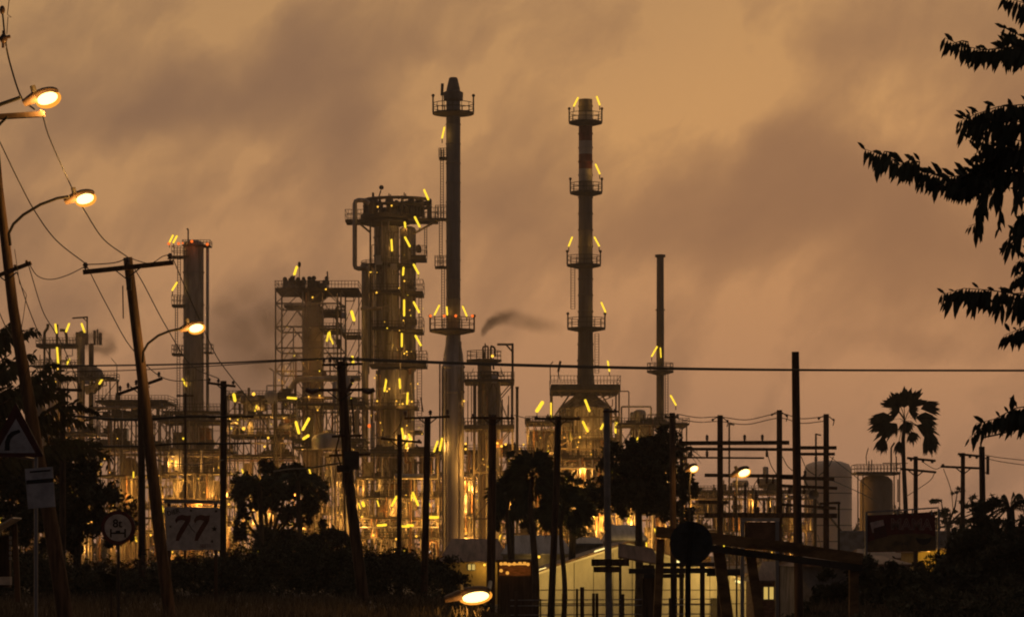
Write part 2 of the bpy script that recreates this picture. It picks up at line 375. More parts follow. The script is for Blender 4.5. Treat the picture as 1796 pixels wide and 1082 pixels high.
# ------------------------------------------------------------------ the refinery
def tall_stack():
    t = Thing('chimney_stack', 'tallest grey chimney with a tapered tip and a flared lower half', 'chimney', 795, GY+5, 552, 'tall chimney stacks'); s = t.s
    sh = t.part('shaft', 'stack'); lo = t.part('flared_base', 'silver'); c = t.P(795, 1005)
    prof = [(19*s, 0), (19*s, (1005-690)*s), (20*s, (1005-689)*s), (20*s, (1005-686)*s), (19*s, (1005-685)*s), (19*s, (1005-646)*s), (20.5*s, (1005-645)*s), (20.5*s, (1005-642)*s), (18.5*s, (1005-640)*s), (17*s, (1005-622)*s), (13.5*s, (1005-603)*s), (12.7*s, (1005-588)*s)]
    lo.lathe(c, prof, 28); prof = [(12.7*s, (1005-588.2)*s)]
    for y in range(560, 200, -34): prof += [(12.6*s, (1005-y)*s), (13.4*s, (1005-y+.6)*s), (13.4*s, (1005-y+2)*s), (12.5*s, (1005-y+2.6)*s)]
    prof += [(12.2*s, (1005-178)*s)]
    sh.lathe(c, prof, 28)
    tip = t.part('tip', 'stack2'); tip.lathe(c, [(12*s, (1005-178)*s), (17*s, (1005-176)*s), (17.5*s, (1005-163)*s), (12*s, (1005-160)*s), (12*s, (1005-157)*s), (7.5*s, (1005-138)*s), (6*s, (1005-136.5)*s)], 20)
    ring_platform(t, 795, 198, 36.5, 12, 3.5, 16, tall=30)
    ring_platform(t, 793, 578, 40, 13, 5, 20, tall=24)
    for x0, x1, y, ra in ((764, 783, 384, 22), (763, 783, 468, 18), (770, 783, 277, 15)): deck(t, x0, x1, y, 3, 3, ra)
    ladder(t, 773, 778, 262, 384); ladder(t, 771, 776, 384, 468); ladder(t, 775, 780, 468, 575); ladder(t, 806, 809, 600, 760)
    for i, x in enumerate((772, 777, 783, 806)): ppath(t, 'pipe', [(x, 990, -2.5-i*.3), (x, 640+i*6, -2.5)], 1.4+(i % 2)*.6, 'riser_pipe')
    rod = t.part('lightning_rod', 'dsteel'); rod.tube(t.P(775, 168, 0), t.P(776, 147, 0), .28)
    rod.tube(t.P(776, 195), t.P(776, 165), .1)
    for l in ((780, 228, 776, 246), (771, 538, 763, 554), (812, 540, 819, 556)): tubelamp(t, *l)
    tubelamp(t, 784, 541, 785, 554, 1.4, 150)
    tubelamp(t, 776, 770, 772, 790, 1.8, 200); tubelamp(t, 768, 775, 762, 792, 1.8, 200)
    for x in (756, 780, 800, 829): bulblamp(t, x, 557, 2.6, 'redl', 60, -4)
def heater_stack():
    t = Thing('heater_stack', 'red and white banded chimney rising from a furnace house with railed deck', 'chimney', 1027, GY, 610, 'tall chimney stacks'); s = t.s
    def seg(name, y0, y1, r0, r1, m, lab=None):
        p = t.part(name, m, label=lab); c = t.P(1027, y1); h = (y1-y0)*s
        pr = [(r1*s, 0)]; k = max(1, int((y1-y0)/30))
        for i in range(1, k+1):
            z = h*i/(k+1); rr = (r1+(r0-r1)*i/(k+1))*s; pr += [(rr, z-.2), (rr+.12, z-.15), (rr+.12, z+.15), (rr, z+.2)]
        pr.append((r0*s, h)); p.lathe(c, pr, 24)
    seg('band', 175, 198, 12, 12, 'stack2', 'soot black top of the chimney'); seg('band', 198, 222, 12, 12, 'white', 'faded white band'); seg('band', 222, 248, 12, 12, 'red', 'faded red band')
    seg('band', 248, 271, 12.1, 12, 'white', 'faded white band'); seg('band', 271, 297, 12.1, 12, 'red', 'faded red band'); seg('band', 297, 318, 12.2, 12, 'white', 'faded white band')
    seg('shaft', 318, 575, 12.2, 12.8, 'stack2'); seg('shaft', 575, 690, 13, 15, 'stack2')
    for x, y, r, ra in ((1027, 214, 29.5, 15), (1028, 337, 28.5, 15), (1024, 464, 30, 15), (1028.5, 575, 33.5, 17)): ring_platform(t, x, y, r, 12, 3.8, ra, tall=ra+8)
    ladder(t, 1001, 1008, 470, 543); ladder(t, 1043, 1050, 586, 655)
    deck(t, 965, 1085, 679, 22, 10, 15)
    truss(t, 967, 1083, [689, 735, 790, 860, 990], 18, 3, cols=2, diag='/')
    for a, b in (((967, 740), (1000, 692)), ((1083, 740), (1050, 692)), ((985, 700), (978, 690)), ((1066, 700), (1072, 690))): k = t.part('roof_brace', 'steel'); k.beam(t.P(*a, -8), t.P(*b, -8), .35)
    hb = t.part('furnace_body', 'shell'); hb.lathe(t.P(1027, 990), [(45*s, 0), (45*s, 272*s), (48*s, 274*s), (30*s, 288*s), (20*s, 296*s), (15*s, 303*s)], 8)
    rb = t.part('furnace_ribs', 'steel')
    for i in range(24):
        a = i*math.pi*2/24; q = t.P(1027, 990)+Vector((46.2*s*math.cos(a), 46.2*s*math.sin(a), 0)); rb.beam(q, q+Vector((0, 0, 270*s)), .25)
    for y in (770, 830): deck(t, 972, 1082, y, 14, 3, 9, dy=-1.5)
    b = t.part('side_box', 'conc'); b.box(t.P(955, 830, 2), 44*s, 9, 150*s); b.box(t.P(938, 870, 2), 22*s, 8, 220*s)
    for i in range(9):
        x = 930+i*6; ppath(t, R.choice(('pipe', 'galv', 'pipe2')), [(x, 990, -4), (x, 760+R.randint(-15, 40), -4), (x+R.choice((-6, 8)), 752+R.randint(-15, 30), -3)], R.uniform(.7, 1.5))
    ppath(t, 'galv', [(1090, 990), (1090, 713), (1142, 713), (1142, 770)], 1.5); ppath(t, 'dsteel', [(1083, 686), (1103, 686), (1103, 740)], 1)
    vessel(t, 'duct', 1122, 718, 775, 11, 'galv'); vessel(t, 'duct', 1110, 722, 800, 5, 'galv')
    for l in ((1013, 176, 1006, 190), (1046, 174, 1051, 188), (1044, 292, 1051, 308), (1003, 419, 997, 434), (1042, 419, 1050, 434), (1054, 533, 1061, 549), (1065, 635, 1068, 652)): tubelamp(t, *l, w=170)
    clutter(t, 985, 1072, 715, 840, 24, -7.5, 8); glints(t, 965, 1082, 740, 860, 18, -11, 35, 350)
    for l in ((950, 711, 941, 725, 3.2), (1024, 707, 1031, 725, 2), (1020, 744, 1028, 760, 2), (998, 764, 999, 774, 2.2), (1077, 747, 1077, 761, 3), (1055, 748, 1051, 756, 1.8), (965, 712, 965, 735, 1.4)): tubelamp(t, *l, w=260, dy=-12)
    for x, y in ((1015, 770), (1088, 751), (1123, 755), (962, 785), (918, 783), (1035, 800), (990, 800)): bulblamp(t, x, y, 1.8, w=160, dy=-11)
    a = t.part('antenna', 'dsteel'); a.tube(t.P(981, 665), t.P(979, 652), .12); a.tube(t.P(979, 652), t.P(983, 633), .25)
    a.tube(t.P(965, 665), t.P(965, 640), .1); a.tube(t.P(965, 640), t.P(970, 634), .1)
def thin_stack():
    t = Thing('chimney_stack', 'slender plain dark chimney with one small railed platform low down', 'chimney', 1158, GY, 620, 'tall chimney stacks'); s = t.s
    p = t.part('shaft', 'stack2'); p.lathe(t.P(1158, 1000), [(6.8*s, 0), (6.8*s, 455*s), (8.5*s, 455.5*s), (8.5*s, 457.5*s), (6.5*s, 458*s), (6.3*s, 548*s), (9.2*s, 549*s), (9.2*s, 553*s), (6.2*s, 553.5*s)], 20)
    ring_platform(t, 1158, 650, 23.5, 7, 4, 13); ring_platform(t, 1160, 740, 25, 7, 4, 13)
    tubelamp(t, 1151, 610, 1142, 626, w=150); tubelamp(t, 1175, 695, 1184, 711, w=150)
    tubelamp(t, 1157, 612, 1158, 628, 1.0, 60); bulblamp(t, 1133, 755, 1.8, w=120)  # the thin tube paints lamp glow on the shaft
    ladder(t, 1166, 1171, 655, 740)
def column_left():
    t = Thing('distillation_column', 'lone cylindrical column with red warning lamps around its top on the left', 'column', 340, GY, 620, 'distillation columns'); s = t.s
    vessel(t, 'shell', 339.5, 421, 990, 18, 'shell', rings=9); vessel(t, 'side_pipe', 364, 428, 990, 2.8, 'galv', rings=4)
    vessel(t, 'skirt', 341, 720, 990, 23, 'shell', rings=3, cap=False)
    deck(t, 303, 345, 450, 4, 3, 17); deck(t, 303, 323, 535, 4, 4, 16); deck(t, 303, 321, 620, 4, 4, 14); deck(t, 358, 373, 618, 4, 2, 14)
    deck(t, 322, 370, 431, 5, 2, 8); deck(t, 290, 390, 722, 10, 3, 12)
    ladder(t, 313, 318, 452, 533); ladder(t, 312, 317, 622, 720); ladder(t, 309, 313, 540, 618)
    a = t.part('antenna', 'dsteel'); a.tube(t.P(330, 425), t.P(330, 403), .16); a.tube(t.P(330, 403), t.P(328, 401), .2)
    for x, y in ((300, 431), (317, 431), (324, 430), (340, 427), (367, 432)): bulblamp(t, x, y, 2.6 if x != 324 else 1.6, 'redl', 60, -4)
    for l in ((306, 416, 300, 428), (313, 417, 307, 428), (313, 498, 305, 511), (323, 666, 329, 678)): tubelamp(t, *l, r=1.6, w=120)
    for i in range(8): ppath(t, R.choice(('pipe', 'galv')), [(324+i*4.5, 990, -3.2), (324+i*4.5, 560+R.randint(0, 120), -3.2)], R.uniform(.5, .9))
def left_cluster():
    t = Thing('process_unit', 'twin column unit with goosenecks, hoist arm and a round elbow duct at far left', 'process unit', 125, GY, 600, RG); s = t.s
    deck(t, 67, 137, 604, 6, 6, 10)
    vessel(t, 'column', 103, 606, 990, 5, 'pipe'); vessel(t, 'column', 142, 590, 990, 7, 'shell'); vessel(t, 'column', 160, 602, 990, 4.5, 'dsteel')
    vessel(t, 'column', 97, 690, 990, 11, 'galv'); vessel(t, 'column', 78, 606, 990, 2, 'dsteel'); vessel(t, 'column', 87, 606, 990, 2, 'dsteel')
    ppath(t, 'dsteel', [(78, 602), (78, 582), (84, 576), (84, 568)], 2.6, 'gooseneck'); ppath(t, 'dsteel', [(100, 602), (100, 569)], 2.4, 'gooseneck'); ppath(t, 'dsteel', [(105, 579), (114, 579), (117, 590), (117, 602)], 2.6, 'gooseneck')
    for x, y0, y1, r in ((136, 582, 605, 3.5), (144, 580, 605, 5), (152, 584, 605, 3), (166, 579, 605, 2.5), (171, 577, 605, 1.5), (176, 583, 605, 3)): vessel(t, 'vent_head', x, y0, y1, r, 'dsteel', rings=1)
    drum(t, 'elbow_duct', 135, 172, 650, 10, 'shell'); ppath(t, 'shell', [(160, 651), (174, 652), (176, 672), (165, 682), (150, 684)], 8, 'elbow_duct')
    h = t.part('hoist_arm', 'dsteel'); h.beam(t.P(153, 604), t.P(153, 556), .3); h.beam(t.P(127, 558), t.P(154, 556), .3); h.beam(t.P(145, 557), t.P(153, 564), .2)
    h = t.part('vent_stack', 'dsteel'); h.beam(t.P(205, 690), t.P(205, 640), .16); h.beam(t.P(205, 640), t.P(195, 628), .12)
    deck(t, 132, 205, 664, 8, 3, 9); deck(t, 60, 140, 642, 6, 3, 9)
    truss(t, 66, 200, [664, 720, 790, 860, 990], 12, 2.2, cols=4, diag='r')
    clutter(t, 70, 195, 610, 780, 34, -6.6, 7); glints(t, 75, 195, 640, 790, 12, -7.5, 34, 250)
    for l in ((101, 571, 103, 585), (125, 570, 120, 583), (147, 570, 152, 584), (125, 632, 121, 640), (185, 663, 178, 674), (104, 612, 106, 640)): tubelamp(t, *l, r=1.8, w=180)
    for x, y in ((118, 740), (109, 650), (98, 645), (150, 760), (185, 815), (191, 805)): bulblamp(t, x, y, 1.8, w=130)
def reactor_frame():
    t = Thing('reactor_tower', 'open braced steel tower around a dark reactor vessel half wrapped in steam', 'tower', 560, GY, 600, RG); s = t.s
    vessel(t, 'reactor', 549, 534, 990, 19, 'tankd', rings=6); vessel(t, 'reactor_neck', 552, 492, 545, 11, 'dsteel', rings=3)
    truss(t, 489, 602, [512, 538, 578, 615, 655, 703, 760, 830, 990], 16, 2.6, cols=3, diag='v')
    truss(t, 602, 633, [515, 590, 655, 703, 742, 830, 990], 16, 2.0, cols=2, diag='/')
    deck(t, 488, 632, 511, 17, 4, 12); deck(t, 500, 545, 537, 8, 3, 0); deck(t, 603, 634, 590, 9, 3, 9); deck(t, 565, 603, 580, 14, 3, 9); deck(t, 565, 603, 550, 14, 3, 9); deck(t, 603, 634, 742, 9, 3, 9)
    ring_platform(t, 549, 515, 24, 12, 8, 20)
    for i in range(22):
        hd = t.part('valve', 'dsteel'); x = R.uniform(494, 575); y = R.uniform(487, 500); hd.tube(t.P(x, 508, R.uniform(-5, 5)), t.P(x, y, R.uniform(-5, 5)), R.uniform(.15, .5), n=6); hd.ball(t.P(x, y), R.uniform(.3, .6))
    hd = t.part('relief_vent', 'dsteel'); hd.tube(t.P(525, 490), t.P(525, 466), .08); hd.ball(t.P(525, 464), .35, sq=1.8); hd = t.part('antenna', 'dsteel'); hd.tube(t.P(576, 510), t.P(574, 476), .15)
    ppath(t, 'galv', [(505, 720), (512, 690), (527, 669), (636, 668)], 5, 'transfer_line', dy=-9)
    ppath(t, 'pipe', [(520, 735), (535, 700), (640, 702)], 2, dy=-9); ppath(t, 'pipe', [(570, 520), (570, 700)], 1.2, dy=-8); ppath(t, 'pipe', [(596, 520), (596, 820)], 1.6, dy=-8)
    clutter(t, 500, 632, 515, 760, 40, -8.6, 6); glints(t, 495, 630, 560, 780, 22, -9.5, 33, 300)
    for l in ((526, 476, 522, 488, 2.2), (621, 553, 625, 567, 2.6), (622, 631, 624, 643, 2.4), (620, 703, 624, 715, 2.4), (581, 590, 578, 603, 1.8), (584, 598, 589, 608, 1.5), (583, 588, 584, 596, 1.4)): tubelamp(t, *l, w=260, dy=-9)
    for x, y in ((554, 529), (563, 636), (577, 515), (547, 700), (566, 698)): bulblamp(t, x, y, 1.5, w=120, dy=-10)
def main_column():
    t = Thing('distillation_column', 'massive main column with crowded round deck on top and lit side balconies', 'column', 690, GY, 600, 'distillation columns'); s = t.s
    vessel(t, 'shell', 678, 385, 640, 22, 'shell', rings=7, cap=False); vessel(t, 'shell', 715, 395, 650, 14, 'shell', dy=2, rings=6)
    vessel(t, 'shell', 690, 540, 990, 29, 'shell', dy=3, rings=9); vessel(t, 'lower_shell', 693, 650, 990, 34, 'shell', dy=0, rings=5, cap=False)
    vessel(t, 'side_vessel', 716, 690, 990, 13, 'shell', dy=-5, rings=3)
    # crown
    ring_platform(t, 680, 378, 48, 20, 8, 0.1, dish=False); ring_platform(t, 676, 389, 44, 20, 5, 0.1)
    deck(t, 715, 768, 386, 8, 4, 18); deck(t, 607, 640, 388, 7, 4, 17)
    cr = t.part('crown_frame', 'dsteel'); c = t.P(697, 352)
    for i in range(18):
        a = i*math.pi*2/18; q = c+Vector((58*s*math.cos(a), 46*s*math.sin(a), 0)); cr.tube(q, q+Vector((0, 0, -32*s)), .28, n=5)
    for z in (0, -1.2): cr.path([c+Vector((58*s*math.cos(a), 46*s*math.sin(a), z)) for a in [i*math.pi/12 for i in range(25)]], .35, 5)
    for i in range(26):
        eq = t.part('valve', 'dsteel'); x = R.uniform(645, 735); y = R.uniform(352, 368); dy = R.uniform(-5, 5); eq.tube(t.P(x, 380, dy), t.P(x, y, dy), R.uniform(.3, .9), n=6); eq.ball(t.P(x, y, dy), R.uniform(.5, 1))
    for i in range(9): eq = t.part('vent_rod', 'dsteel'); x = R.uniform(650, 715); eq.tube(t.P(x, 350), t.P(x, R.uniform(336, 346)), .15, n=4)
    eq = t.part('relief_vent', 'dsteel'); eq.tube(t.P(664, 348), t.P(668, 334), .14); eq.ball(t.P(669, 329), .5); eq = t.part('vent_rod', 'dsteel'); eq.tube(t.P(654, 350), t.P(654, 338), .2)
    br = t.part('deck_brace', 'steel')
    for a, b in (((768, 390), (724, 414)), ((628, 392), (650, 410))): br.beam(t.P(*a, -3), t.P(*b, -3), .4)
    ppath(t, 'shell', [(650, 363), (640, 357), (625, 358), (625, 476), (650, 476)], 4, 'overhead_line', dy=-6)
    ppath(t, 'shell', [(642, 465), (642, 990)], 6, 'downcomer', dy=-4); ppath(t, 'dsteel', [(652, 392), (652, 640)], 1.6, dy=-6)
    for x, y0, y1, r in ((650, 470, 660, 1.3), (656, 475, 640, 2.3), (661, 470, 610, 1.2), (672, 395, 465, 1), (684, 395, 455, 1.4), (690, 480, 620, 1), (696, 650, 780, 1.3), (704, 640, 720, 1.2), (664, 660, 850, 1.5), (670, 700, 990, 2), (655, 690, 990, 3), (683, 790, 990, 2.4), (690, 800, 990, 1.5), (700, 790, 990, 2.8), (676, 780, 990, 1.2)):
        ppath(t, R.choice(('pipe', 'galv', 'pipe')), [(x, y0), (x, y1)], r, dy=-6.2-R.random()*1.2)
    ppath(t, 'pipe', [(636, 547), (672, 547)], 3, dy=-8)
    ring_platform(t, 680, 465, 48, 22, 5, 6, dish=False)
    for x0, x1, y, ra in ((722, 748, 452, 17), (712, 743, 514, 20), (712, 743, 580, 20), (650, 749, 640, 22), (705, 742, 756, 20), (652, 705, 514, 10), (655, 712, 578, 10), (650, 735, 715, 11)): deck(t, x0, x1, y, 10, 5, ra, dy=-3 if x1 < 740 else 0)
    for x, y in ((722, 508), (727, 572), (720, 632), (735, 445), (727, 632)): m = t.part('balcony_pump', 'dsteel'); m.lathe(t.P(x, y, -2), [(4*s, 0), (5*s, 4*s), (5*s, 9*s), (2*s, 14*s)], 8)
    clutter(t, 652, 712, 395, 640, 26, -5.6, 4); clutter(t, 655, 732, 650, 800, 22, -6.8, 5); glints(t, 652, 742, 400, 790, 30, -8, 31, 110); glints(t, 700, 745, 480, 790, 14, -8, 32, 200)
    ladder(t, 735, 740, 520, 640); ladder(t, 732, 740, 645, 730); ladder(t, 745, 749, 400, 450)
    for l in ((746, 342, 753, 358), (730, 389, 738, 405), (713, 424, 721, 439), (728, 471, 736, 486), (728, 536, 737, 553), (731, 594, 740, 610)): tubelamp(t, *l, r=1.8, w=230, dy=-8)
    for l in ((711, 478, 710, 490), (712, 534, 712, 560), (708, 592, 708, 613), (690, 430, 691, 448), (713, 400, 714, 408), (681, 672, 678, 690), (704, 670, 705, 685), (718, 694, 717, 712), (708, 755, 712, 775), (720, 765, 725, 778), (717, 780, 714, 793)): tubelamp(t, *l, r=1.7, w=420, dy=-10)  # leading vertical tubes paint lamp spill on the column's edge
    for x, y in ((712, 500), (711, 568), (716, 622), (712, 625), (666, 372), (690, 370), (682, 690), (686, 686), (665, 707), (709, 712), (725, 708), (735, 790), (664, 520)): bulblamp(t, x, y, 1.5, w=180, dy=-9)
    for l in ((651, 752, 654, 750),): bulblamp(t, 653, 751, 3.4, 'redl', 60, -12)
def mid_tower():
    t = Thing('process_tower', 'small open framed tower with a hoist mast, between the two tall chimneys', 'tower', 860, GY, 556, RG); s = t.s
    ring_platform(t, 849, 631, 31, 10, 4, 15); vessel(t, 'column', 853, 628, 990, 9, 'tankd', rings=2); vessel(t, 'column', 841, 628, 990, 3.5, 'shell')
    v = t.part('cooling_vessel', 'shell'); v.lathe(t.P(864, 990, -3), [(12*s, 0), (12*s, 190*s), (13*s, 220*s), (15*s, 270*s), (15*s, 296*s), (13*s, 318*s), (11*s, 324*s)], 18)
    deck(t, 815, 902, 668, 14, 5, 12); deck(t, 815, 902, 748, 14, 7, 12); ring_platform(t, 858, 657, 18, 8, 3, 5)
    truss(t, 832, 899, [672, 750, 830, 910, 990], 12, 3.2, cols=2, diag='/'); truss(t, 834, 897, [672, 752], 11, 2, cols=2, diag='v')
    h = t.part('hoist_mast', 'dsteel'); h.beam(t.P(899, 668), t.P(899, 602), .45); h.beam(t.P(872, 604), t.P(901, 604), .4); h.beam(t.P(888, 605), t.P(899, 617), .3)
    for pts, r in (([(847, 630), (847, 608), (856, 607), (856, 630)], 1.5), ([(861, 630), (861, 606), (868, 610), (868, 625)], 1.8), ([(851, 602), (851, 628)], 1.2), ([(865, 628), (865, 640), (866, 648)], 1.5)): ppath(t, 'dsteel', pts, r, 'gooseneck')
    for i in range(7): ppath(t, 'pipe', [(820+i*12, 990, 2), (820+i*12, 680+R.randint(0, 80), 2)], R.uniform(.5, 1.3))
    bulblamp(t, 864, 628, 2.5, w=160); bulblamp(t, 815, 706, 1.6, w=60)
    for x, y in ((818, 781), (880, 785), (873, 780), (887, 782), (818, 790)): bulblamp(t, x, y, 2.0, w=150, dy=-9)
    clutter(t, 820, 900, 650, 800, 22, -6.5, 3); glints(t, 820, 900, 745, 960, 16, -8, 36, 300)
    t2 = Thing('vent_pipe', 'thin free standing vent pipe right of the hoist mast', 'pipe', 907, GY, 562); q = t2.part('riser', 'dsteel'); q.tube(t2.P(907, 990), t2.P(907, 679), .28); q.tube(t2.P(907, 681), t2.P(907, 678), .36)
    f = t2.part('foot', 'conc'); f.lathe(t2.P(907, 1004), [(1, 0), (1, 14*t2.s), (.7, 15*t2.s)], 10)
def clutter(t, x0, x1, y0, y1, n, dy, seed=1):
    r = random.Random(seed)
    for i in range(n):
        mm = r.choice(('pipe', 'galv', 'pipe2', 'steel', 'dsteel')); x = r.uniform(x0, x1); y = r.uniform(y0, y1-10); k = r.random()
        if k < .6: ppath(t, mm, [(x, y), (x, min(y1, y+r.uniform(25, 110)))], r.uniform(.4, 1.3), dy=dy-r.random()*.6)
        elif k < .85: ppath(t, mm, [(x, min(y1, y+r.uniform(20, 80))), (x, y), (min(x1, x+r.uniform(4, 16)), y), (min(x1, x+r.uniform(4, 16)), y-r.uniform(4, 12))], r.uniform(.4, 1.0), dy=dy-r.random()*.6)
        else: b = t.part('instrument_box', mm); b.box(t.P(x, y, dy), r.uniform(.5, 1.6), .9, r.uniform(.6, 2))
def glints(t, x0, x1, y0, y1, n, dy, seed, w=0):
    r = random.Random(seed)
    for i in range(n): bulblamp(t, r.uniform(x0, x1), y0+(y1-y0)*r.random()**.7, r.choice((.6, .7, .9, 1.2)), m=r.choice(('bulb', 'bulb', 'orange', 'tube')), w=w if i % 3 == 0 else 0, dy=dy-r.random())
def unit(label, x0, x1, ys, D, seed, ncol=5, npipe=20, nves=5, nlamp=14, depth=16, lit=1.0, name='process_unit', low=False):
    r = random.Random(seed); t = Thing(name, label, 'process unit', (x0+x1)/2, GY, D, RG); s = t.s; st = globals()['R'].getstate()
    truss(t, x0, x1, ys+[990], depth, 2.4, cols=ncol, diag='r')
    for i, y in enumerate(ys):
        deck(t, x0-r.uniform(0, 6), x1+r.uniform(0, 6), y, depth+1, 3, 9 if i % 2 == 0 or i == 0 else 0)
    def floor(): return r.choice(range(len(ys)))
    for i in range(nves):
        k = floor(); yb = ys[k]-3 if r.random() < .5 else (ys[k+1]-3 if k+1 < len(ys) else 990)
        h = r.uniform(22, 52); w = r.uniform(5, 13); x = r.uniform(x0+w, x1-w)
        if r.random() < .55: vessel(t, 'vessel', x, yb-h, yb, w*.7, r.choice(('shell', 'galv', 'tankd', 'galv')), dy=r.uniform(-depth/2, depth/2), rings=2)
        else: drum(t, 'drum', x-w*1.6, x+w*1.6, yb-w*.7-3, w*.7, r.choice(('shell', 'galv', 'tankd')), dy=r.uniform(-depth/2, depth/3))
    for i in range(npipe):
        dy = r.choice((-1, 1, -1))*depth/2+r.uniform(-2, 2); rr = r.choice((.5, .6, .8, 1.0, 1.4, 2.2)); mm = r.choice(('pipe', 'pipe', 'galv', 'pipe2', 'dsteel'))
        k = floor(); y = ys[k]+r.uniform(5, 18); a = r.uniform(x0, x1); b = r.uniform(x0, x1); c = min(985, y+r.uniform(20, 90))
        ty = r.random()
        if ty < .35: pts = [(a, 985), (a, y), (b, y), (b, y-r.uniform(8, 30))]
        elif ty < .6: pts = [(x0-4, y), (x1+4, y)]
        elif ty < .85: pts = [(a, c), (a, y-r.uniform(5, 35))]
        else: pts = [(a, c), (a, y), (a+r.uniform(8, 20), y), (a+r.uniform(20, 22), c)]
        ppath(t, mm, pts, rr, dy=dy)
    for i in range(int((x1-x0)/4.5)):
        x = r.uniform(x0, x1); k = floor(); yb = ys[k+1] if k+1 < len(ys) else 985; mb = t.part('conduit', r.choice(('pipe', 'galv', 'pipe2', 'steel'))); mb.tube(t.P(x, yb, -depth/2-.8), t.P(x, ys[k]+r.uniform(0, 12), -depth/2-.8), r.uniform(.1, .28), n=5)
    for i in range(r.randint(3, 6)+ncol):
        k = floor(); yb = ys[k+1] if k+1 < len(ys) else 985; w = r.uniform(8, 26); x = r.uniform(x0+w/2, x1-w/2); hh = (yb-ys[k])*r.uniform(.55, .95)
        mb = t.part('equipment_housing', r.choice(('steel', 'pipe', 'shell', 'conc', 'pipe2'))); q = t.P(x, yb-hh/2-1, r.uniform(2, depth/2)); mb.box(q, w*s, 3, hh*s); mb.box(q+Vector((0, 0, hh*s*.5+.15)), w*s*1.08, 3.2, .3)
        for jj in range(int(w/3)): mb.box(q+Vector((-w*s/2+(jj+.5)*3*s, -1.55, 0)), .12, .2, hh*s*.96)
    for i in range(int(npipe*1.0)):
        eq = t.part('valve', 'dsteel'); x = r.uniform(x0, x1); y = r.choice(ys)-r.uniform(0, 3); dy = r.uniform(-depth/2, depth/2); eq.box(t.P(x, y-3, dy), r.uniform(.5, 2), 1, r.uniform(.5, 2))
        eq.tube(t.P(x+.5, y-2, dy), t.P(x+.5, y-r.uniform(5, 15), dy), .15, n=5)
    lo = 0
    for i in range(nlamp):
        # lamps gather on the lower floors
        y = ys[0]+(985-ys[0])*(r.random()**.6)*.97-4; x = r.uniform(x0, x1); y = min(y, 968)
        dd = r.choice((-depth/2-2, -depth/2-2, -depth/4, 0))
        if r.random() < .12: tubelamp(t, x, y-5, x+r.choice((-3, 3, 0)), y+4, r=1.2, w=500*lit, dy=-depth/2-2)
        else: bulblamp(t, x, y, r.choice((.7, .9, 1.1, 1.4, 1.9)), m=r.choice(('bulb', 'bulb', 'orange', 'tube')), w=420*lit if i % 2 else 0, dy=dd)
    for i in range(int(nlamp*1.3)):
        x = r.uniform(x0, x1); y = r.uniform(max(ys[0], 840), 968); bulblamp(t, x, y, r.choice((.6, .8, 1.0)), m=r.choice(('bulb', 'orange', 'orange')), w=520*lit if i % 3 == 0 else 0, dy=r.choice((-depth/2-2, -depth/4)))
    return t
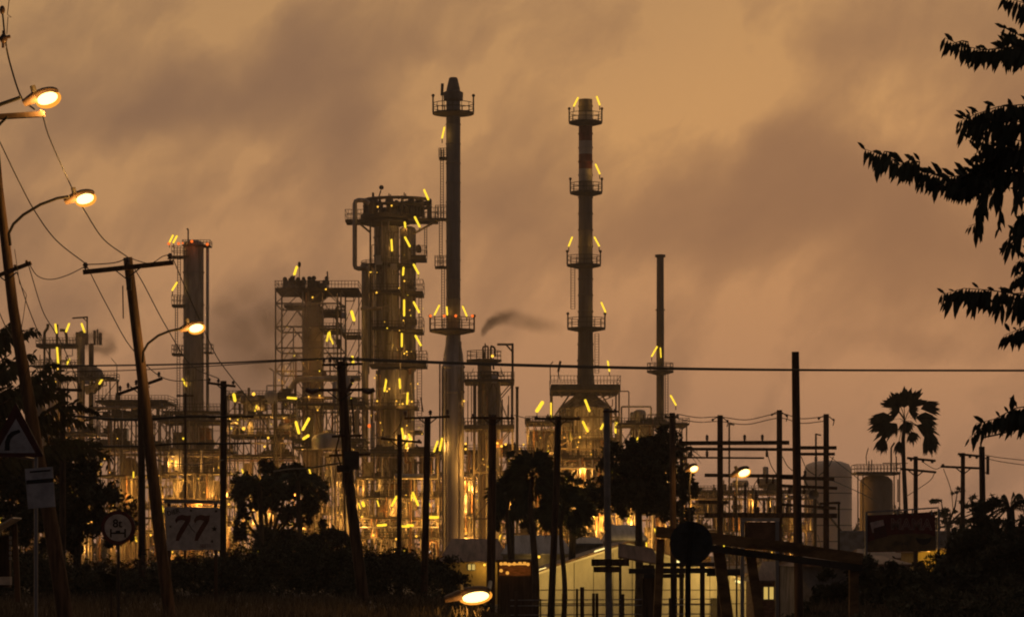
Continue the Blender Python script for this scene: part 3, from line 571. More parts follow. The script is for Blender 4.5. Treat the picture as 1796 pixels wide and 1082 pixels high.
def refinery():
    tall_stack(); heater_stack(); thin_stack(); column_left(); left_cluster(); reactor_frame(); main_column(); mid_tower()
    unit('long pipe rack with stacked pipes below the leaning pole at left', 180, 300, [706, 732, 785, 835, 890, 930], 585, 11, 5, 26, 5, 18, lit=1)
    unit('brightly lit pipe maze right of the 8t sign', 290, 410, [740, 790, 830, 875, 915, 945], 575, 12, 5, 34, 7, 44, lit=1.3)
    t = unit('exchanger deck with two round drum ends below the steam', 405, 520, [698, 730, 765, 800, 860, 920], 580, 13, 5, 34, 8, 36, lit=1.2)
    drum(t, 'drum', 428, 462, 705, 8, 'shell', dy=-9); vessel(t, 'ball_tank', 482, 690, 712, 11, 'galv', dy=-9, rings=0)
    tubelamp(t, 421, 698, 423, 708, 2.6, 200, dy=-13); bulblamp(t, 455, 697, 3.0, w=150, dy=-13); bulblamp(t, 438, 756, 3, w=150, dy=-13); bulblamp(t, 480, 772, 2, w=120, dy=-13)
    ppath(t, 'pipe', [(410, 760), (410, 696), (440, 696), (440, 740)], 1.2, dy=-10); ppath(t, 'pipe', [(474, 720), (474, 680), (503, 680)], 1, dy=-8); ppath(t, 'pipe', [(486, 720), (486, 655), (478, 650)], 1, dy=-8)
    t = unit('compressor deck with two crossed yellow tube lamps under the reactor tower', 520, 640, [712, 772, 786, 850, 900, 940], 575, 14, 6, 36, 7, 32, lit=1.2)
    tubelamp(t, 527, 745, 532, 763, 2.4, 500, dy=-12); tubelamp(t, 549, 739, 539, 757, 2.4, 500, dy=-12); tubelamp(t, 513, 703, 527, 704, 2, 200, dy=-12); tubelamp(t, 548, 768, 540, 773, 2.4, 200, dy=-12)
    vessel(t, 'grey_dome', 578, 762, 790, 26, 'galv', dy=-9, rings=0)
    for i in range(9): ppath(t, 'galv' if i % 2 else 'pipe', [(583+i*6, 985, -11), (583+i*6, 790+R.randint(0, 45), -11)], 1.5+(i % 3)*.7, 'riser_pipe')
    t = unit('glowing pump bay at the foot of the massive main column', 632, 770, [795, 838, 872, 908, 942], 570, 15, 6, 40, 6, 30)
    drum(t, 'long_drum', 695, 770, 838, 5, 'galv', dy=-11)
    for l in ((700, 873, 692, 888, 2), (728, 866, 737, 887, 2), (642, 883, 644, 888, 2.6), (704, 923, 721, 924, 1.8), (728, 922, 719, 922, 2.2), (668, 922, 682, 921, 2), (754, 881, 756, 887, 2), (752, 908, 771, 908, 2.4)): tubelamp(t, *l, w=260, dy=-13)
    unit('tangle of lit pipes behind the concrete post, right of the tallest chimney', 768, 935, [792, 830, 862, 900, 935], 575, 16, 7, 40, 7, 44, lit=1.3)
    unit('furnace annex with railed decks left of the banded chimney foot', 925, 1000, [742, 800, 850, 900, 940], 585, 17, 4, 26, 4, 26, lit=1.4)
    unit('amber lit pump hall seen between the palm trunks', 985, 1110, [805, 850, 895, 930], 575, 18, 5, 26, 5, 34, lit=1.6)
    unit('small unit beneath the slender chimney behind the big dark tree', 1085, 1200, [745, 790, 840, 900], 585, 19, 5, 26, 5, 22, lit=1.3)
    unit('low pale pipe stands seen through the switchyard beams', 1195, 1420, [862, 900, 930], 620, 20, 8, 26, 8, 12, name='process_unit')
    unit('dim pipework behind the palm fronds at the left edge', -10, 180, [760, 800, 860, 915], 590, 21, 6, 30, 6, 22)
    for x, y in ((755, 967), (748, 968), (912, 828)):
        t, p = Single('flood_lamp', {755: 'small cool white lamp at the foot of the scrub beside the tall pole', 748: 'dimmer cool white lamp left of its twin near the ground', 912: 'tiny cool white lamp above the dark fan palm'}[x], 'lamp', 'white_l', x, y, 560); p.ball(t.P(x, y, -3), 1.5*t.s)
    # silver domed tank
    t, p = Single('storage_tank', 'small grey domed tank behind the leaning pole at left', 'tank', 'tankd', 225, GY, 592); p.lathe(t.P(226, 1000), [(17*t.s, 0), (17*t.s, 184*t.s), (14*t.s, 192*t.s), (8*t.s, 197*t.s), (.1, 199*t.s)], 20)
    # tanks to the right
    t = Thing('storage_tank', 'broad pale storage tank with rounded shoulder right of the switchyard', 'tank', 1452, GY, 690, 'storage tanks'); s = t.s
    p = t.part('shell', 'tank'); p.lathe(t.P(1452, 1000), [(42*s, 0), (42*s, 172*s), (40.5*s, 180*s), (37*s, 186*s), (24*s, 191*s), (.1, 193*s)], 40)
    for y in (838, 866, 894, 922, 950): q = t.part('seam', 'tankd'); q.lathe(t.P(1452, y), [(42.05*s, 0), (42.5*s, .05), (42.5*s, .2), (42.05*s, .25)], 40)
    p = t.part('stair', 'steel'); p.path([t.P(1452+44*math.cos(a), 990-a*52, -44*s*math.sin(a)) for a in [i*.12 for i in range(26)]], .25, 4)
    t = Thing('storage_tank', 'dark domed tank carrying a railed steel deck above it', 'tank', 1537, GY, 560, 'storage tanks'); s = t.s
    p = t.part('shell', 'tankd'); p.lathe(t.P(1537, 1000), [(29*s, 0), (29*s, 152*s), (28*s, 158*s), (20*s, 165*s), (.1, 168*s)], 32)
    deck(t, 1498, 1574, 828, 9, 4, 13); truss(t, 1509, 1573, [832, 1000], 8, 2, cols=2, diag=False)
    for pts, r in (([(1520, 815), (1519, 800), (1523, 785)], .8), ([(1524, 826), (1524, 808)], 1), ([(1529, 826), (1529, 806)], 1), ([(1563, 828), (1563, 785), (1569, 776)], 1.6), ([(1572, 826), (1572, 800)], 1.2), ([(1548, 812), (1592, 812)], .8), ([(1575, 840), (1575, 880)], 1.2)): ppath(t, 'dsteel', pts, r)
    # lattice masts beyond the switchyard
    for x, y, lab in ((1279, 742, 'thin mast with a crooked top beside the first switchyard post'), (1431, 760, 'hairline lattice mast rising beside the last switchyard post')):
        t, p = Single('radio_mast', lab, 'mast', 'dsteel', x, GY, 600); p.beam(t.P(x, 1000), t.P(x, y), .35); p.beam(t.P(x, y+1), t.P(x+9, y+3), .3)
        for k in range(12): p.beam(t.P(x-2, 860-k*8), t.P(x+2, 856-k*8), .15)
refinery()
# ------------------------------------------------------------------ smoke and steam
def plume(name, label, pts, col, dens, nscale, D, sq=1.0, thr=(.40, .66), seed=0, aniso=.2, warp=1.1):
    """soft smoke: gaussian puffs along a drifting path, broken up by noise"""
    q = []
    for a, b in zip(pts, pts[1:]): q += [tuple(a[i]*(1-f)+b[i]*f for i in range(4)) for f in ((0, .33, .66) if len(pts) == 8 else (0,))]
    pts = q+[pts[-1]]
    t, p = Single(name, label, 'smoke', 'soil', pts[0][0], pts[0][1], D, kind='stuff'); s = t.s
    C = [(t.P(x, y)-t.loc, r*s, w) for x, y, r, w in pts]
    lo = Vector([min(c[k]-2.0*r for c, r, w in C) for k in range(3)]); hi = Vector([max(c[k]+2.0*r for c, r, w in C) for k in range(3)])
    lo.y *= sq; hi.y *= sq; c = (lo+hi)/2+t.loc; p.box(c, hi.x-lo.x, hi.y-lo.y, hi.z-lo.z)
    m = bpy.data.materials.new(name); m.use_nodes = True; nt = m.node_tree; N = nt.nodes; N.clear(); L = nt.links
    def mt(op, a, b=None, cc=None, clamp=False):
        x = N.new('ShaderNodeMath'); x.operation = op; x.use_clamp = clamp
        for i, v in enumerate((a, b, cc)):
            if v is None: continue
            if isinstance(v, (int, float)): x.inputs[i].default_value = v
            else: L.new(v, x.inputs[i])
        return x.outputs[0]
    tc = N.new('ShaderNodeTexCoord'); nz = N.new('ShaderNodeTexNoise'); nz.inputs['Scale'].default_value = nscale; nz.inputs['Detail'].default_value = 5
    mp = N.new('ShaderNodeMapping'); mp.inputs['Location'].default_value = (seed, seed*2, 0); mp.inputs['Scale'].default_value = (.7, 1, 1.3); L.new(tc.outputs['Object'], mp.inputs[0]); L.new(mp.outputs[0], nz.inputs['Vector'])
    wv = N.new('ShaderNodeVectorMath'); wv.operation = 'SUBTRACT'; L.new(nz.outputs['Color'], wv.inputs[0]); wv.inputs[1].default_value = (.5, .5, .5)
    ws = N.new('ShaderNodeVectorMath'); ws.operation = 'SCALE'; L.new(wv.outputs[0], ws.inputs[0]); ws.inputs['Scale'].default_value = warp*sum(r for _, r, _ in C)/len(C)
    wp = N.new('ShaderNodeVectorMath'); wp.operation = 'ADD'; L.new(tc.outputs['Object'], wp.inputs[0]); L.new(ws.outputs[0], wp.inputs[1])
    tot = None
    for c_, r, w in C:
        d = N.new('ShaderNodeVectorMath'); d.operation = 'SUBTRACT'; L.new(wp.outputs[0], d.inputs[0]); d.inputs[1].default_value = c_
        dv = N.new('ShaderNodeVectorMath'); dv.operation = 'DIVIDE'; L.new(d.outputs[0], dv.inputs[0]); dv.inputs[1].default_value = (r, r*sq, r)
        dd = N.new('ShaderNodeVectorMath'); dd.operation = 'DOT_PRODUCT'; L.new(dv.outputs[0], dd.inputs[0]); L.new(dv.outputs[0], dd.inputs[1])
        g = mt('MULTIPLY', mt('POWER', 2.718, mt('MULTIPLY', dd.outputs['Value'], -1.3)), w); tot = g if tot is None else mt('MAXIMUM', tot, g)
    mr = N.new('ShaderNodeMapRange'); mr.inputs[1].default_value = thr[0]; mr.inputs[2].default_value = thr[1]; L.new(nz.outputs[0], mr.inputs[0])
    dn = mt('MULTIPLY', mt('MULTIPLY', mt('SUBTRACT', tot, .06, clamp=True), mt('MULTIPLY_ADD', mr.outputs[0], .75, .25)), dens)
    v = N.new('ShaderNodeVolumePrincipled'); v.inputs['Color'].default_value = (*col, 1); v.inputs['Anisotropy'].default_value = aniso; L.new(dn, v.inputs['Density'])
    o = N.new('ShaderNodeOutputMaterial'); L.new(v.outputs[0], o.inputs['Volume']); p.m = m
plume('smoke_plume', 'thin dark smoke trailing right from the goosenecks of the small tower', [(847, 588, 4, 2.4), (852, 577, 6, 2.0), (862, 566, 8.5, 1.7), (878, 558, 11, 1.35), (896, 556, 13, .8), (918, 562, 16, .42), (946, 570, 20, .24), (978, 575, 22, .13)], (.10, .085, .075), 1.0, .22, 590, seed=1, warp=1.1, thr=(.3, .6))
plume('smoke_plume', 'grey brown smoke puff blowing off the twin column unit at far left', [(140, 598, 13, 1.2), (155, 597, 17, 1.5), (170, 600, 19, 1.9), (186, 606, 16, 2.4), (197, 612, 9, 2)], (.40, .31, .26), .42, .3, 590, seed=5)
plume('steam_cloud', 'wide pale steam drifting left across the reactor tower', [(562, 610, 26, 1.2), (538, 560, 34, 1.1), (525, 630, 40, 1.3), (485, 570, 46, .8), (470, 640, 46, .8), (430, 590, 46, .8), (405, 545, 34, .6), (440, 520, 32, .5), (385, 590, 30, .5), (500, 515, 30, .55)], (.60, .50, .43), .40, .09, 575, sq=.45, seed=9, aniso=.5)

# ------------------------------------------------------------------ foliage helpers
def np_part(mb, verts, k): mb.npv = np.asarray(verts, dtype=np.float32).reshape(-1, 3); mb.npk = k
rng = np.random.default_rng(3)
def leaf_cloud(centers, radii, n, size, flat=.0, clump=40):
    """leaf quads gathered in clumps through ellipsoids"""
    out = []
    vol_ = np.array([r[0]*r[1]*r[2] for r in radii]); pr = vol_**.8; pr = pr/pr.sum()
    for c, r, p in zip(centers, radii, pr):
        m = max(8, int(n*p)); nc = max(4, m//clump)
        d = rng.normal(size=(nc, 3)); d /= np.linalg.norm(d, axis=1)[:, None]; rr = rng.random((nc, 1))**.4*rng.choice((1, 1, 1.18), (nc, 1))
        cc = d*rr*np.array(r)*1.0+np.array(c)
        idx = rng.integers(0, nc, m); sg = rng.uniform(.07, .2, (nc, 1))[idx]
        pts = cc[idx]+rng.normal(size=(m, 3))*np.array(r)*sg
        out.append(pts)
    pts = np.concatenate(out); m = len(pts)
    u = rng.normal(size=(m, 3)); u /= np.linalg.norm(u, axis=1)[:, None]
    w = rng.normal(size=(m, 3)); v = np.cross(u, w); v /= np.linalg.norm(v, axis=1)[:, None]
    sz = (size*(.6+.8*rng.random(m)))[:, None]
    q = np.stack([pts-u*sz, pts-v*sz*.38, pts+u*sz, pts+v*sz*.38], axis=1)
    return q.reshape(-1, 3)
def tree(name, label, px, D, blobs, n=6000, size=.22, group=None, m='leaf', zb=0, trunk=.28, tx=None, cat='tree', dens=.5, clump=70):
    tx = tx or px; base = Vector(((tx-CX)*D/F, D, zb)); t = Thing(name, label, cat, px, 0, D, group, base=base)
    tr = t.part('trunk', 'bark'); ctr = []
    top = min(b[1] for b in blobs); low = max(b[1] for b in blobs)
    fork = t.P(tx+R.uniform(-3, 3), low+5)
    if fork.z < zb+.5: fork.z = zb+.5
    tr.path([base+Vector((0, 0, -.3)), base*.5+fork*.5+Vector((R.uniform(-.2, .2), 0, 0)), fork], trunk, 8, trunk*.7)
    cs = []; rs = []
    for (x, y, rx, ry) in blobs:
        dy = R.uniform(-.4, .4)*rx*t.s; c = t.P(x, y, dy); cs.append(tuple(c)); rs.append((rx*t.s, rx*t.s*.9, ry*t.s))
        mid = fork*.5+c*.5+Vector((R.uniform(-.3, .3), 0, R.uniform(0, .3)))
        b = t.part('limb', 'bark'); b.path([fork, mid, c+Vector((0, 0, .2*ry*t.s))], trunk*.5, 6, trunk*.12)
    np_part(t.part('crown', m), leaf_cloud(cs, rs, int(n*dens), size, clump=clump), 4); return t
def blade_fan(t, mb, c, dirv, rpx, nb=15, spread=75, seed=0, droop=.25, acc=None):
    r = random.Random(seed); s = t.s; c = Vector(c); d = Vector(dirv).normalized(); side = d.cross(Vector((0, 1, 0))).normalized(); dep = Vector((0, 1, 0))
    tilt = r.uniform(-.5, .5)
    for i in range(nb):
        a = rad(-spread+2*spread*i/(nb-1)+r.uniform(-4, 4)); L = rpx*s*r.uniform(.8, 1.08)*(1-.12*abs(a))
        v = d*math.cos(a)+side*math.sin(a)+dep*(tilt*math.cos(a)+r.uniform(-.25, .25)); v.normalize(); w = v.cross(dep).normalized()*L*.065+dep*L*.02
        m1 = c+v*L*.6+Vector((0, 0, -droop*L*.12)); e = c+v*L+Vector((0, 0, -droop*L*r.uniform(.4, .9)))
        acc += [c, c+v*L*.3-w, m1-w*1.4, e]; acc += [c, e, m1+w*1.4, c+v*L*.3+w]
def fan_palm(name, label, px, ytop, D, fans, tpx=None, zb=0, trunk=.16, group='palm trees', hub=None):
    t = Thing(name, label, 'palm tree', px, 0, D, group, base=Vector(((px-CX)*D/F, D, zb))); s = t.s
    hub = t.P(*(hub or (px, ytop))); tr = t.part('trunk', 'bark'); b = t.loc
    pts = [b+(hub-b)*f+Vector((.15*math.sin(f*5), 0, 0)) for f in [i/10 for i in range(11)]]; pts[-1] = hub; tr.path(pts, trunk*1.25, 8, trunk*.8)
    for i, (fx, fy, r_, ux, uy, *sp) in enumerate(fans):
        start = t.P(fx, fy, R.uniform(-.6, .6)*r_*s); f = t.part('frond', 'palm'); acc = []
        u = Vector((ux, R.uniform(-.25, .25), -uy)).normalized(); sp = sp[0] if sp else 62
        blade_fan(t, f, start, u, r_, 19, sp, seed=i+px, droop=.35, acc=acc)
        for o in (Vector((.035, 0, .02)), Vector((0, .04, 0))):
            mid = (hub+start)/2+Vector((0, 0, .10*(start-hub).length)); acc += [hub-o, mid-o, mid+o, hub+o]; acc += [mid-o, start-o, start+o, mid+o]
        np_part(f, [tuple(v) for v in acc], 4)
    return t
def feather_fronds(t, hub, dirs, Lpx, seed=0, leaf=.16):
    """arching feather fronds: (angle in degrees, length factor)"""
    r = random.Random(seed); s = t.s
    for k, (ang, lf) in enumerate(dirs):
        f = t.part('frond', 'palm'); acc = []; L = Lpx*s*lf; a = rad(ang); d0 = Vector((math.cos(a), r.uniform(-.6, .6), math.sin(a)))
        p = Vector(hub); v = d0*L/12; pts = [p.copy()]
        for i in range(12): v = v+Vector((0, 0, -L*.0105)); p = p+v; pts.append(p.copy())
        for i in range(12):
            a_, b_ = pts[i], pts[i+1]; o = Vector((0, .02, .02)); acc += [a_-o, b_-o, b_+o, a_+o]
            for j in range(4):
                q = a_+(b_-a_)*(j/4); wl = L*leaf*(1.1-abs(i-5)/9)*r.uniform(.8, 1.15)
                for sd in (-1, 1):
                    dn = (b_-a_).normalized()*.5+Vector((0, sd*.55, 0))+Vector((0, 0, -.75+.5*(sd*r.uniform(-1, 1)))); dn.normalize(); w = (b_-a_).normalized()*wl*.07
                    acc += [q-w, q+dn*wl*.6-w*.6+Vector((0, 0, -.02)), q+dn*wl, q+w]
        np_part(f, [tuple(v) for v in acc], 4)
def leafy_branch(t, pts, L0, L1, step=3.0, seed=0, dens=2, part='branch', wr=1.6, droop=1.0, wind=.25):
    """branch with hanging lance leaves, pts in px from the tip to the root"""
    r = random.Random(seed); s = t.s; dys = r.uniform(-.3, .3)
    b = t.part(part, 'bark'); P = [t.P(x, y, dys+(i*.07)) for i, (x, y) in enumerate(pts)]; b.path(P, .35*s*1.2, 5, wr*s)
    f = t.part('foliage', 'leaf2', b); acc = []; seg = [(P[i+1]-P[i]).length for i in range(len(P)-1)]; T = sum(seg); n = max(4, int(T/s/step))
    for i in range(n+1):
        d = T*i/n; k = 0
        while k < len(seg)-1 and d > seg[k]: d -= seg[k]; k += 1
        q = P[k]+(P[k+1]-P[k])*min(1, d/seg[k]); ax = (P[k]-P[k+1]).normalized(); fr = i/n; Lp = (L0+(L1-L0)*min(1, fr*3))*s
        for j in range(dens):
            L = Lp*r.uniform(.5, 1.2); up = r.random() < .13
            dv = Vector((ax.x*wind+r.uniform(-.26, .26), r.uniform(-.45, .45), (-1 if not up else .3)*droop+r.uniform(-.1, .25))); dv.normalize()
            c = q+Vector((0, r.uniform(-2, 2)*s, r.uniform(-2, 2)*s)); w = dv.cross(Vector((r.uniform(-.4, .4), 1, 0))).normalized()*L*.13
            bend = Vector((r.uniform(-.08, .08), 0, -.10))*L
            m1, m2, e = c+dv*L*.35+bend*.2, c+dv*L*.7+bend*.6, c+dv*L+bend*1.6
            acc += [c, m1-w, m2-w*.8, e]; acc += [c, e, m2+w*.8, m1+w]
    np_part(f, [tuple(v) for v in acc], 4)
# ------------------------------------------------------------------ ground
def sm(a, b, x): x = max(0, min(1, (x-a)/(b-a))); return x*x*(3-2*x)
def edge(u): return 130-70*sm(690, 900, u)+60*sm(1400, 1500, u)
def gh(x, y):
    if y < 1: return 3.0
    u = x/y*F+CX; e = edge(u); return 3.0*(1-sm(e, e+18, y))
def gpt(px, D): x = (px-CX)*D/F; return Vector((x, D, gh(x, D)))
def ground():
    t, p = Single('ground', None, None, 'soil', 0, 0, 1, kind='structure', base=(0, 0, 0))
    ys = [-30, -5]+[2+i*4 for i in range(45)]+[200, 240, 300, 400, 550, 700, 900, 1300, 1900, 2600]
    us = [-9000, -4000, -1500]+[-400+i*25 for i in range(102)]+[3300, 6000, 10500]
    vs = [];
    for y in ys:
        for u in us:
            x = (u-CX)*max(y, 40)/F; vs.append((x, y, (gh(x, y) if y > 0 else 3)+(.12*math.sin(x*1.7+y)*math.cos(y*.9) if 0 < y < 160 else 0)))
    n = len(us); p.add(vs, [(i*n+j, i*n+j+1, (i+1)*n+j+1, (i+1)*n+j) for i in range(len(ys)-1) for j in range(n-1)])
ground()
def undergrowth():
    # scrub on the bank
    def prof(u):
        pts = [(-100, 960), (60, 965), (120, 985), (200, 985), (290, 985), (400, 965), (470, 955), (540, 945), (600, 960), (680, 965), (740, 970), (790, 985), (825, 1020), (870, 1060), (930, 1110), (1380, 1110), (1420, 1050), (1480, 1025), (1540, 1000), (1600, 990), (1660, 985), (1900, 960)]
        for (a, b), (c, d) in zip(pts, pts[1:]):
            if a <= u <= c: return b+(d-b)*(u-a)/(c-a)
        return 1110
    acc = []
    for k in range(900):
        u = R.uniform(-120, 1950); D = R.uniform(100, 124) if u < 1400 or R.random() < .6 else R.uniform(60, 104)
        D = min(D, edge(u)-2); x = (u-CX)*D/F; g = gh(x, D); py = prof(u)+R.uniform(-9, 12)
        if D < 100: py += (124-D)*.9
        zt = EYE+(HY-py)*D/F
        if zt < g+.1: continue
        acc.append((x, D, (g+zt)/2, R.uniform(.5, 1.1), (zt-g)/2))
    cs = [(a[0], a[1], a[2]) for a in acc]; rs = [(a[3], a[3], a[4]*1.0) for a in acc]
    t, p = Single('undergrowth', None, None, 'leaf2', 0, 0, 1, kind='stuff', base=(0, 0, 0)); np_part(p, leaf_cloud(cs, rs, 110000, .075, clump=30), 4)
    # grass blades
    m = 45000; u = rng.uniform(-150, 1950, m); D = 100-70*rng.random(m)**1.5; D = np.minimum(D, np.array([edge(a)-1 for a in u]))
    x = (u-CX)*D/F; h = rng.uniform(.15, .5, m); g = np.full(m, 3.0); lean = rng.normal(0, .12, (m, 2))
    b = np.stack([x, D, g-.05], 1); w = np.stack([rng.uniform(.008, .02, m), np.zeros(m), np.zeros(m)], 1)
    top = b+np.stack([lean[:, 0], lean[:, 1], h], 1)
    q = np.stack([b-w, b+w, top+w*.2, top-w*.2], 1).reshape(-1, 3)
    t, p = Single('grass', None, None, 'grass', 0, 0, 1, kind='stuff', base=(0, 0, 0)); np_part(p, q, 4)
undergrowth()
# ------------------------------------------------------------------ poles and wires
PG = 'wooden utility poles'
def pole(label, pts, w, D, arms=(), name='utility_pole', group=PG, m='wood', zb=None, extra=None, wtop=None):
    x, y = pts[-1]; (xa, ya) = pts[-2]
    bz = gh((x-CX)*D/F, D) if zb is None else zb
    yb = HY+(EYE-bz)*F/D; k = (x-xa)/max(1, (y-ya)); xb = x+k*(yb-y); base = Vector(((xb-CX)*D/F, D, bz))
    t = Thing(name, label, 'utility pole', x, y, D, group, base=base); s = t.s
    P = [t.P(*p) for p in pts]; 
    if yb > y+1: P.append(base+Vector((0, 0, -.2)))
    sh = t.part('shaft', m)
    sh.path(P, (wtop or w*.85)/2*s, 10, w/2*s)
    for a in arms:
        x0, y0, x1, y1 = a['a']; th = a.get('th', 5); cr = t.part('crossarm', a.get('m', 'wood')); off = -(w/2*s+.06)
        cr.beam(t.P(x0, y0, off), t.P(x1, y1, off), .11, th*s)
        if a.get('double'): cr.beam(t.P(x0, y0, -off), t.P(x1, y1, -off), .11, th*s)
        for ix in a.get('ins', ()):
            f = (ix-x0)/(x1-x0); iy = y0+(y1-y0)*f; sg = -1 if not a.get('down') else 1; h = a.get('ih', 9)
            n = t.part('insulator', 'insul'); c = t.P(ix, iy, off); r = a.get('ir', 3)*s
            n.lathe(c, [(r*.25, 0), (r*.25, -sg*h*.35*s), (r, -sg*h*.4*s), (r*.6, -sg*h*.6*s), (r*1.05, -sg*h*.68*s), (r*.7, -sg*h*.9*s), (r*.3, -sg*h*s)][::(1 if sg < 0 else 1)], 8)
        if a.get('brace', True):
            bx = t.part('brace', 'dsteel'); xm = pts[0][0] if abs(y0-pts[0][1]) < 40 else a.get('cx', (x0+x1)/2); L = min(abs(x1-x0)*.22, 26); yy = (y0+y1)/2
            for sg in (-1, 1):
                if (sg < 0 and xm-L*1.2 < x0) or (sg > 0 and xm+L*1.2 > x1): continue
                bx.beam(t.P(xm+sg*L, yy, off-.06), t.P(xm+sg*1, yy+L*.75, off-.02), .04, 2.0*s)
    if extra: extra(t)
    return t
def ellip(mb, c, ax, a, b, n=12, cap=None):
    c = Vector(c); z = Vector(ax).normalized(); x = z.orthogonal().normalized(); y = z.cross(x); vs = []; fs = []; m = 9
    for i in range(m):
        th = math.pi*i/(m-1)
        for k in range(n):
            ph = 2*math.pi*k/n; vs.append(c+z*(-a*math.cos(th))+(x*math.cos(ph)+y*math.sin(ph))*(b*math.sin(th)+1e-4))
    for i in range(m-1): fs += [(i*n+k, i*n+(k+1) % n, (i+1)*n+(k+1) % n, (i+1)*n+k) for k in range(n)]
    mb.add(vs, fs)
def lamp_head(t, lx, ly, tilt, lenpx, hpx, w=300, D_off=0, lit=True, hood=True, dirn=1):
    """luminaire with a glowing bowl; tilt in degrees, length and height in px"""
    s = t.s; a = rad(tilt); ax = Vector((math.cos(a)*dirn, 0, math.sin(a))); up = Vector((-math.sin(a)*dirn, 0, math.cos(a))); c = t.P(lx, ly, D_off)
    if hood:
        h = t.part('lamp_hood', 'hood'); ellip(h, c+up*hpx*.40*s-ax*lenpx*.12*s+Vector((0, hpx*.35*s, 0)), ax, lenpx*.72*s, hpx*.48*s, 14)
        h.tube(c-ax*lenpx*1.15*s+up*hpx*.15*s, c-ax*lenpx*.5*s+up*hpx*.35*s, hpx*.26*s, hpx*.45*s, 10)
        ph = t.part('photocell', 'dsteel', h); ph.tube(c-ax*lenpx*.5*s+up*hpx*.7*s, c-ax*lenpx*.5*s+up*hpx*1.15*s, hpx*.2*s, n=8)
    b = t.part('lamp_bowl', 'sodium' if lit else 'signw'); ellip(b, c, ax, lenpx*.5*s, hpx*.42*s, 14)
    if lit: rf = t.part('lamp_halo', 'halo'); ellip(rf, c+Vector((0, hpx*.45*s, 0)), ax, lenpx*.63*s, hpx*.62*s, 14)  # glowing shell behind the bowl paints the lamp's orange halo
    if w: t.light(c-up*hpx*.8*s+Vector((0, -.25, 0)), w, (1, .50, .12), .15)
def A(x0, y0, x1, y1, **k): return dict(a=(x0, y0, x1, y1), **k)
# nearest pole: leans, carries the middle street lamp
def ex(t):
    a = t.part('lamp_arm', 'dsteel'); a.path([t.P(21, 432, -.2), t.P(20, 412, -.3), t.P(28, 396, -.3), t.P(45, 380, -.3), t.P(75, 362, -.3), t.P(105, 351, -.3), t.P(125, 348, -.3)], 2.6*t.s, 8)
    lamp_head(t, 149, 349, 14, 31, 21, 140)
    c = t.part('wire_loop', 'wire'); c.path([t.P(30, 440, -.3), t.P(40, 500, -.4), t.P(52, 520, -.4), t.P(45, 560, -.3), t.P(38, 600, -.3)], .6*t.s, 4); c.path([t.P(60, 640, -.4), t.P(50, 660, -.4), t.P(44, 700, -.4), t.P(52, 730, -.4)], .6*t.s, 4)
pole('thick leaning pole at left behind the curve warning sign, carrying a lit street lamp', [(-15, 180), (-2, 330), (10, 430), (23, 540), (36, 620), (50, 700), (66, 800), (86, 900), (104, 1010)], 30, 60, [A(-30, 497, 58, 463, th=6, ins=[50, 30], ih=8, ir=3)], extra=ex, wtop=13)
def ex(t):
    a = t.part('lamp_arm', 'dsteel'); a.path([t.P(-60, 215, -.3), t.P(-30, 202, -.3), t.P(10, 187, -.3), t.P(42, 176, -.3)], 3.4*t.s, 8)
    lamp_head(t, 83, 173, 17, 37, 25, 140); f = t.part('bracket', 'dsteel'); f.beam(t.P(-8, 236, -.3), t.P(18, 210, -.3), .04, 4*t.s)
    n = t.part('insulator', 'insul'); n.ball(t.P(10, 72, -.2), 7*t.s, sq=1.2); n.ball(t.P(4, 18), 5*t.s, sq=1.6); n.tube(t.P(2, 72, -.2), t.P(22, 68, -.2), 3*t.s); n.tube(t.P(10, 58, -.2), t.P(9, 88, -.2), 2.4*t.s)
    f = t.part('jumper_wire', 'wire'); f.path([t.P(12, 60), t.P(14, 30), t.P(20, 31), t.P(13, 26), t.P(16, 0), t.P(17, -20)], .7*t.s, 4)
pole('pole outside the left edge whose lit lamp and thick crossarm reach into the sky', [(-45, -60), (-38, 300), (-30, 1000)], 24, 48, [A(-110, 215, 81, 203, th=9, m='hood', brace=False, ins=[74], ih=8)], extra=ex)
def ex(t):
    a = t.part('lamp_arm', 'dsteel'); a.path([t.P(252, 636, -.2), t.P(254, 618, -.3), t.P(262, 604, -.3), t.P(280, 590, -.3), t.P(300, 582, -.3), t.P(324, 577, -.3)], 2.2*t.s, 8)
    lamp_head(t, 344, 575.5, 12, 25, 17, 140)
    c = t.part('cable_clamp', 'dsteel'); c.path([t.P(218, 503, -.3), t.P(219, 560, -.3)], 1.1*t.s, 4); c.box(t.P(228, 500, -.2), .12, .12, .3)
pole('leaning pole with a wide single crossarm and a street lamp glowing before the lone column', [(224, 452), (231, 510), (238, 570), (247, 640), (256, 720), (263, 790), (271, 860), (280, 940), (297, 1074)], 23, 75, [A(148, 479, 306, 462, th=8, ins=[152, 225, 300], ih=17, ir=5)], extra=ex, wtop=16)
pole('upright pole with a slanting crossarm, right behind the leaning pole with wide arm', [(247, 664), (248, 800), (249, 925)], 14, 105, [A(208, 692, 286, 664, th=5, ins=[212, 226, 240, 280], ih=14, ir=3)])
pole('pole among the drooping fronds at left with a flat crossarm', [(110, 681), (110, 930)], 12, 110, [A(74, 682, 145, 685, th=5, ins=[78, 140], ih=8)])
pole('straight pole beside the 77 poster with a short crossarm', [(392, 668), (392, 800), (391, 970)], 12.5, 105, [A(366, 672, 414, 678, th=4, ins=[368, 384, 410], ih=9, ir=3)])
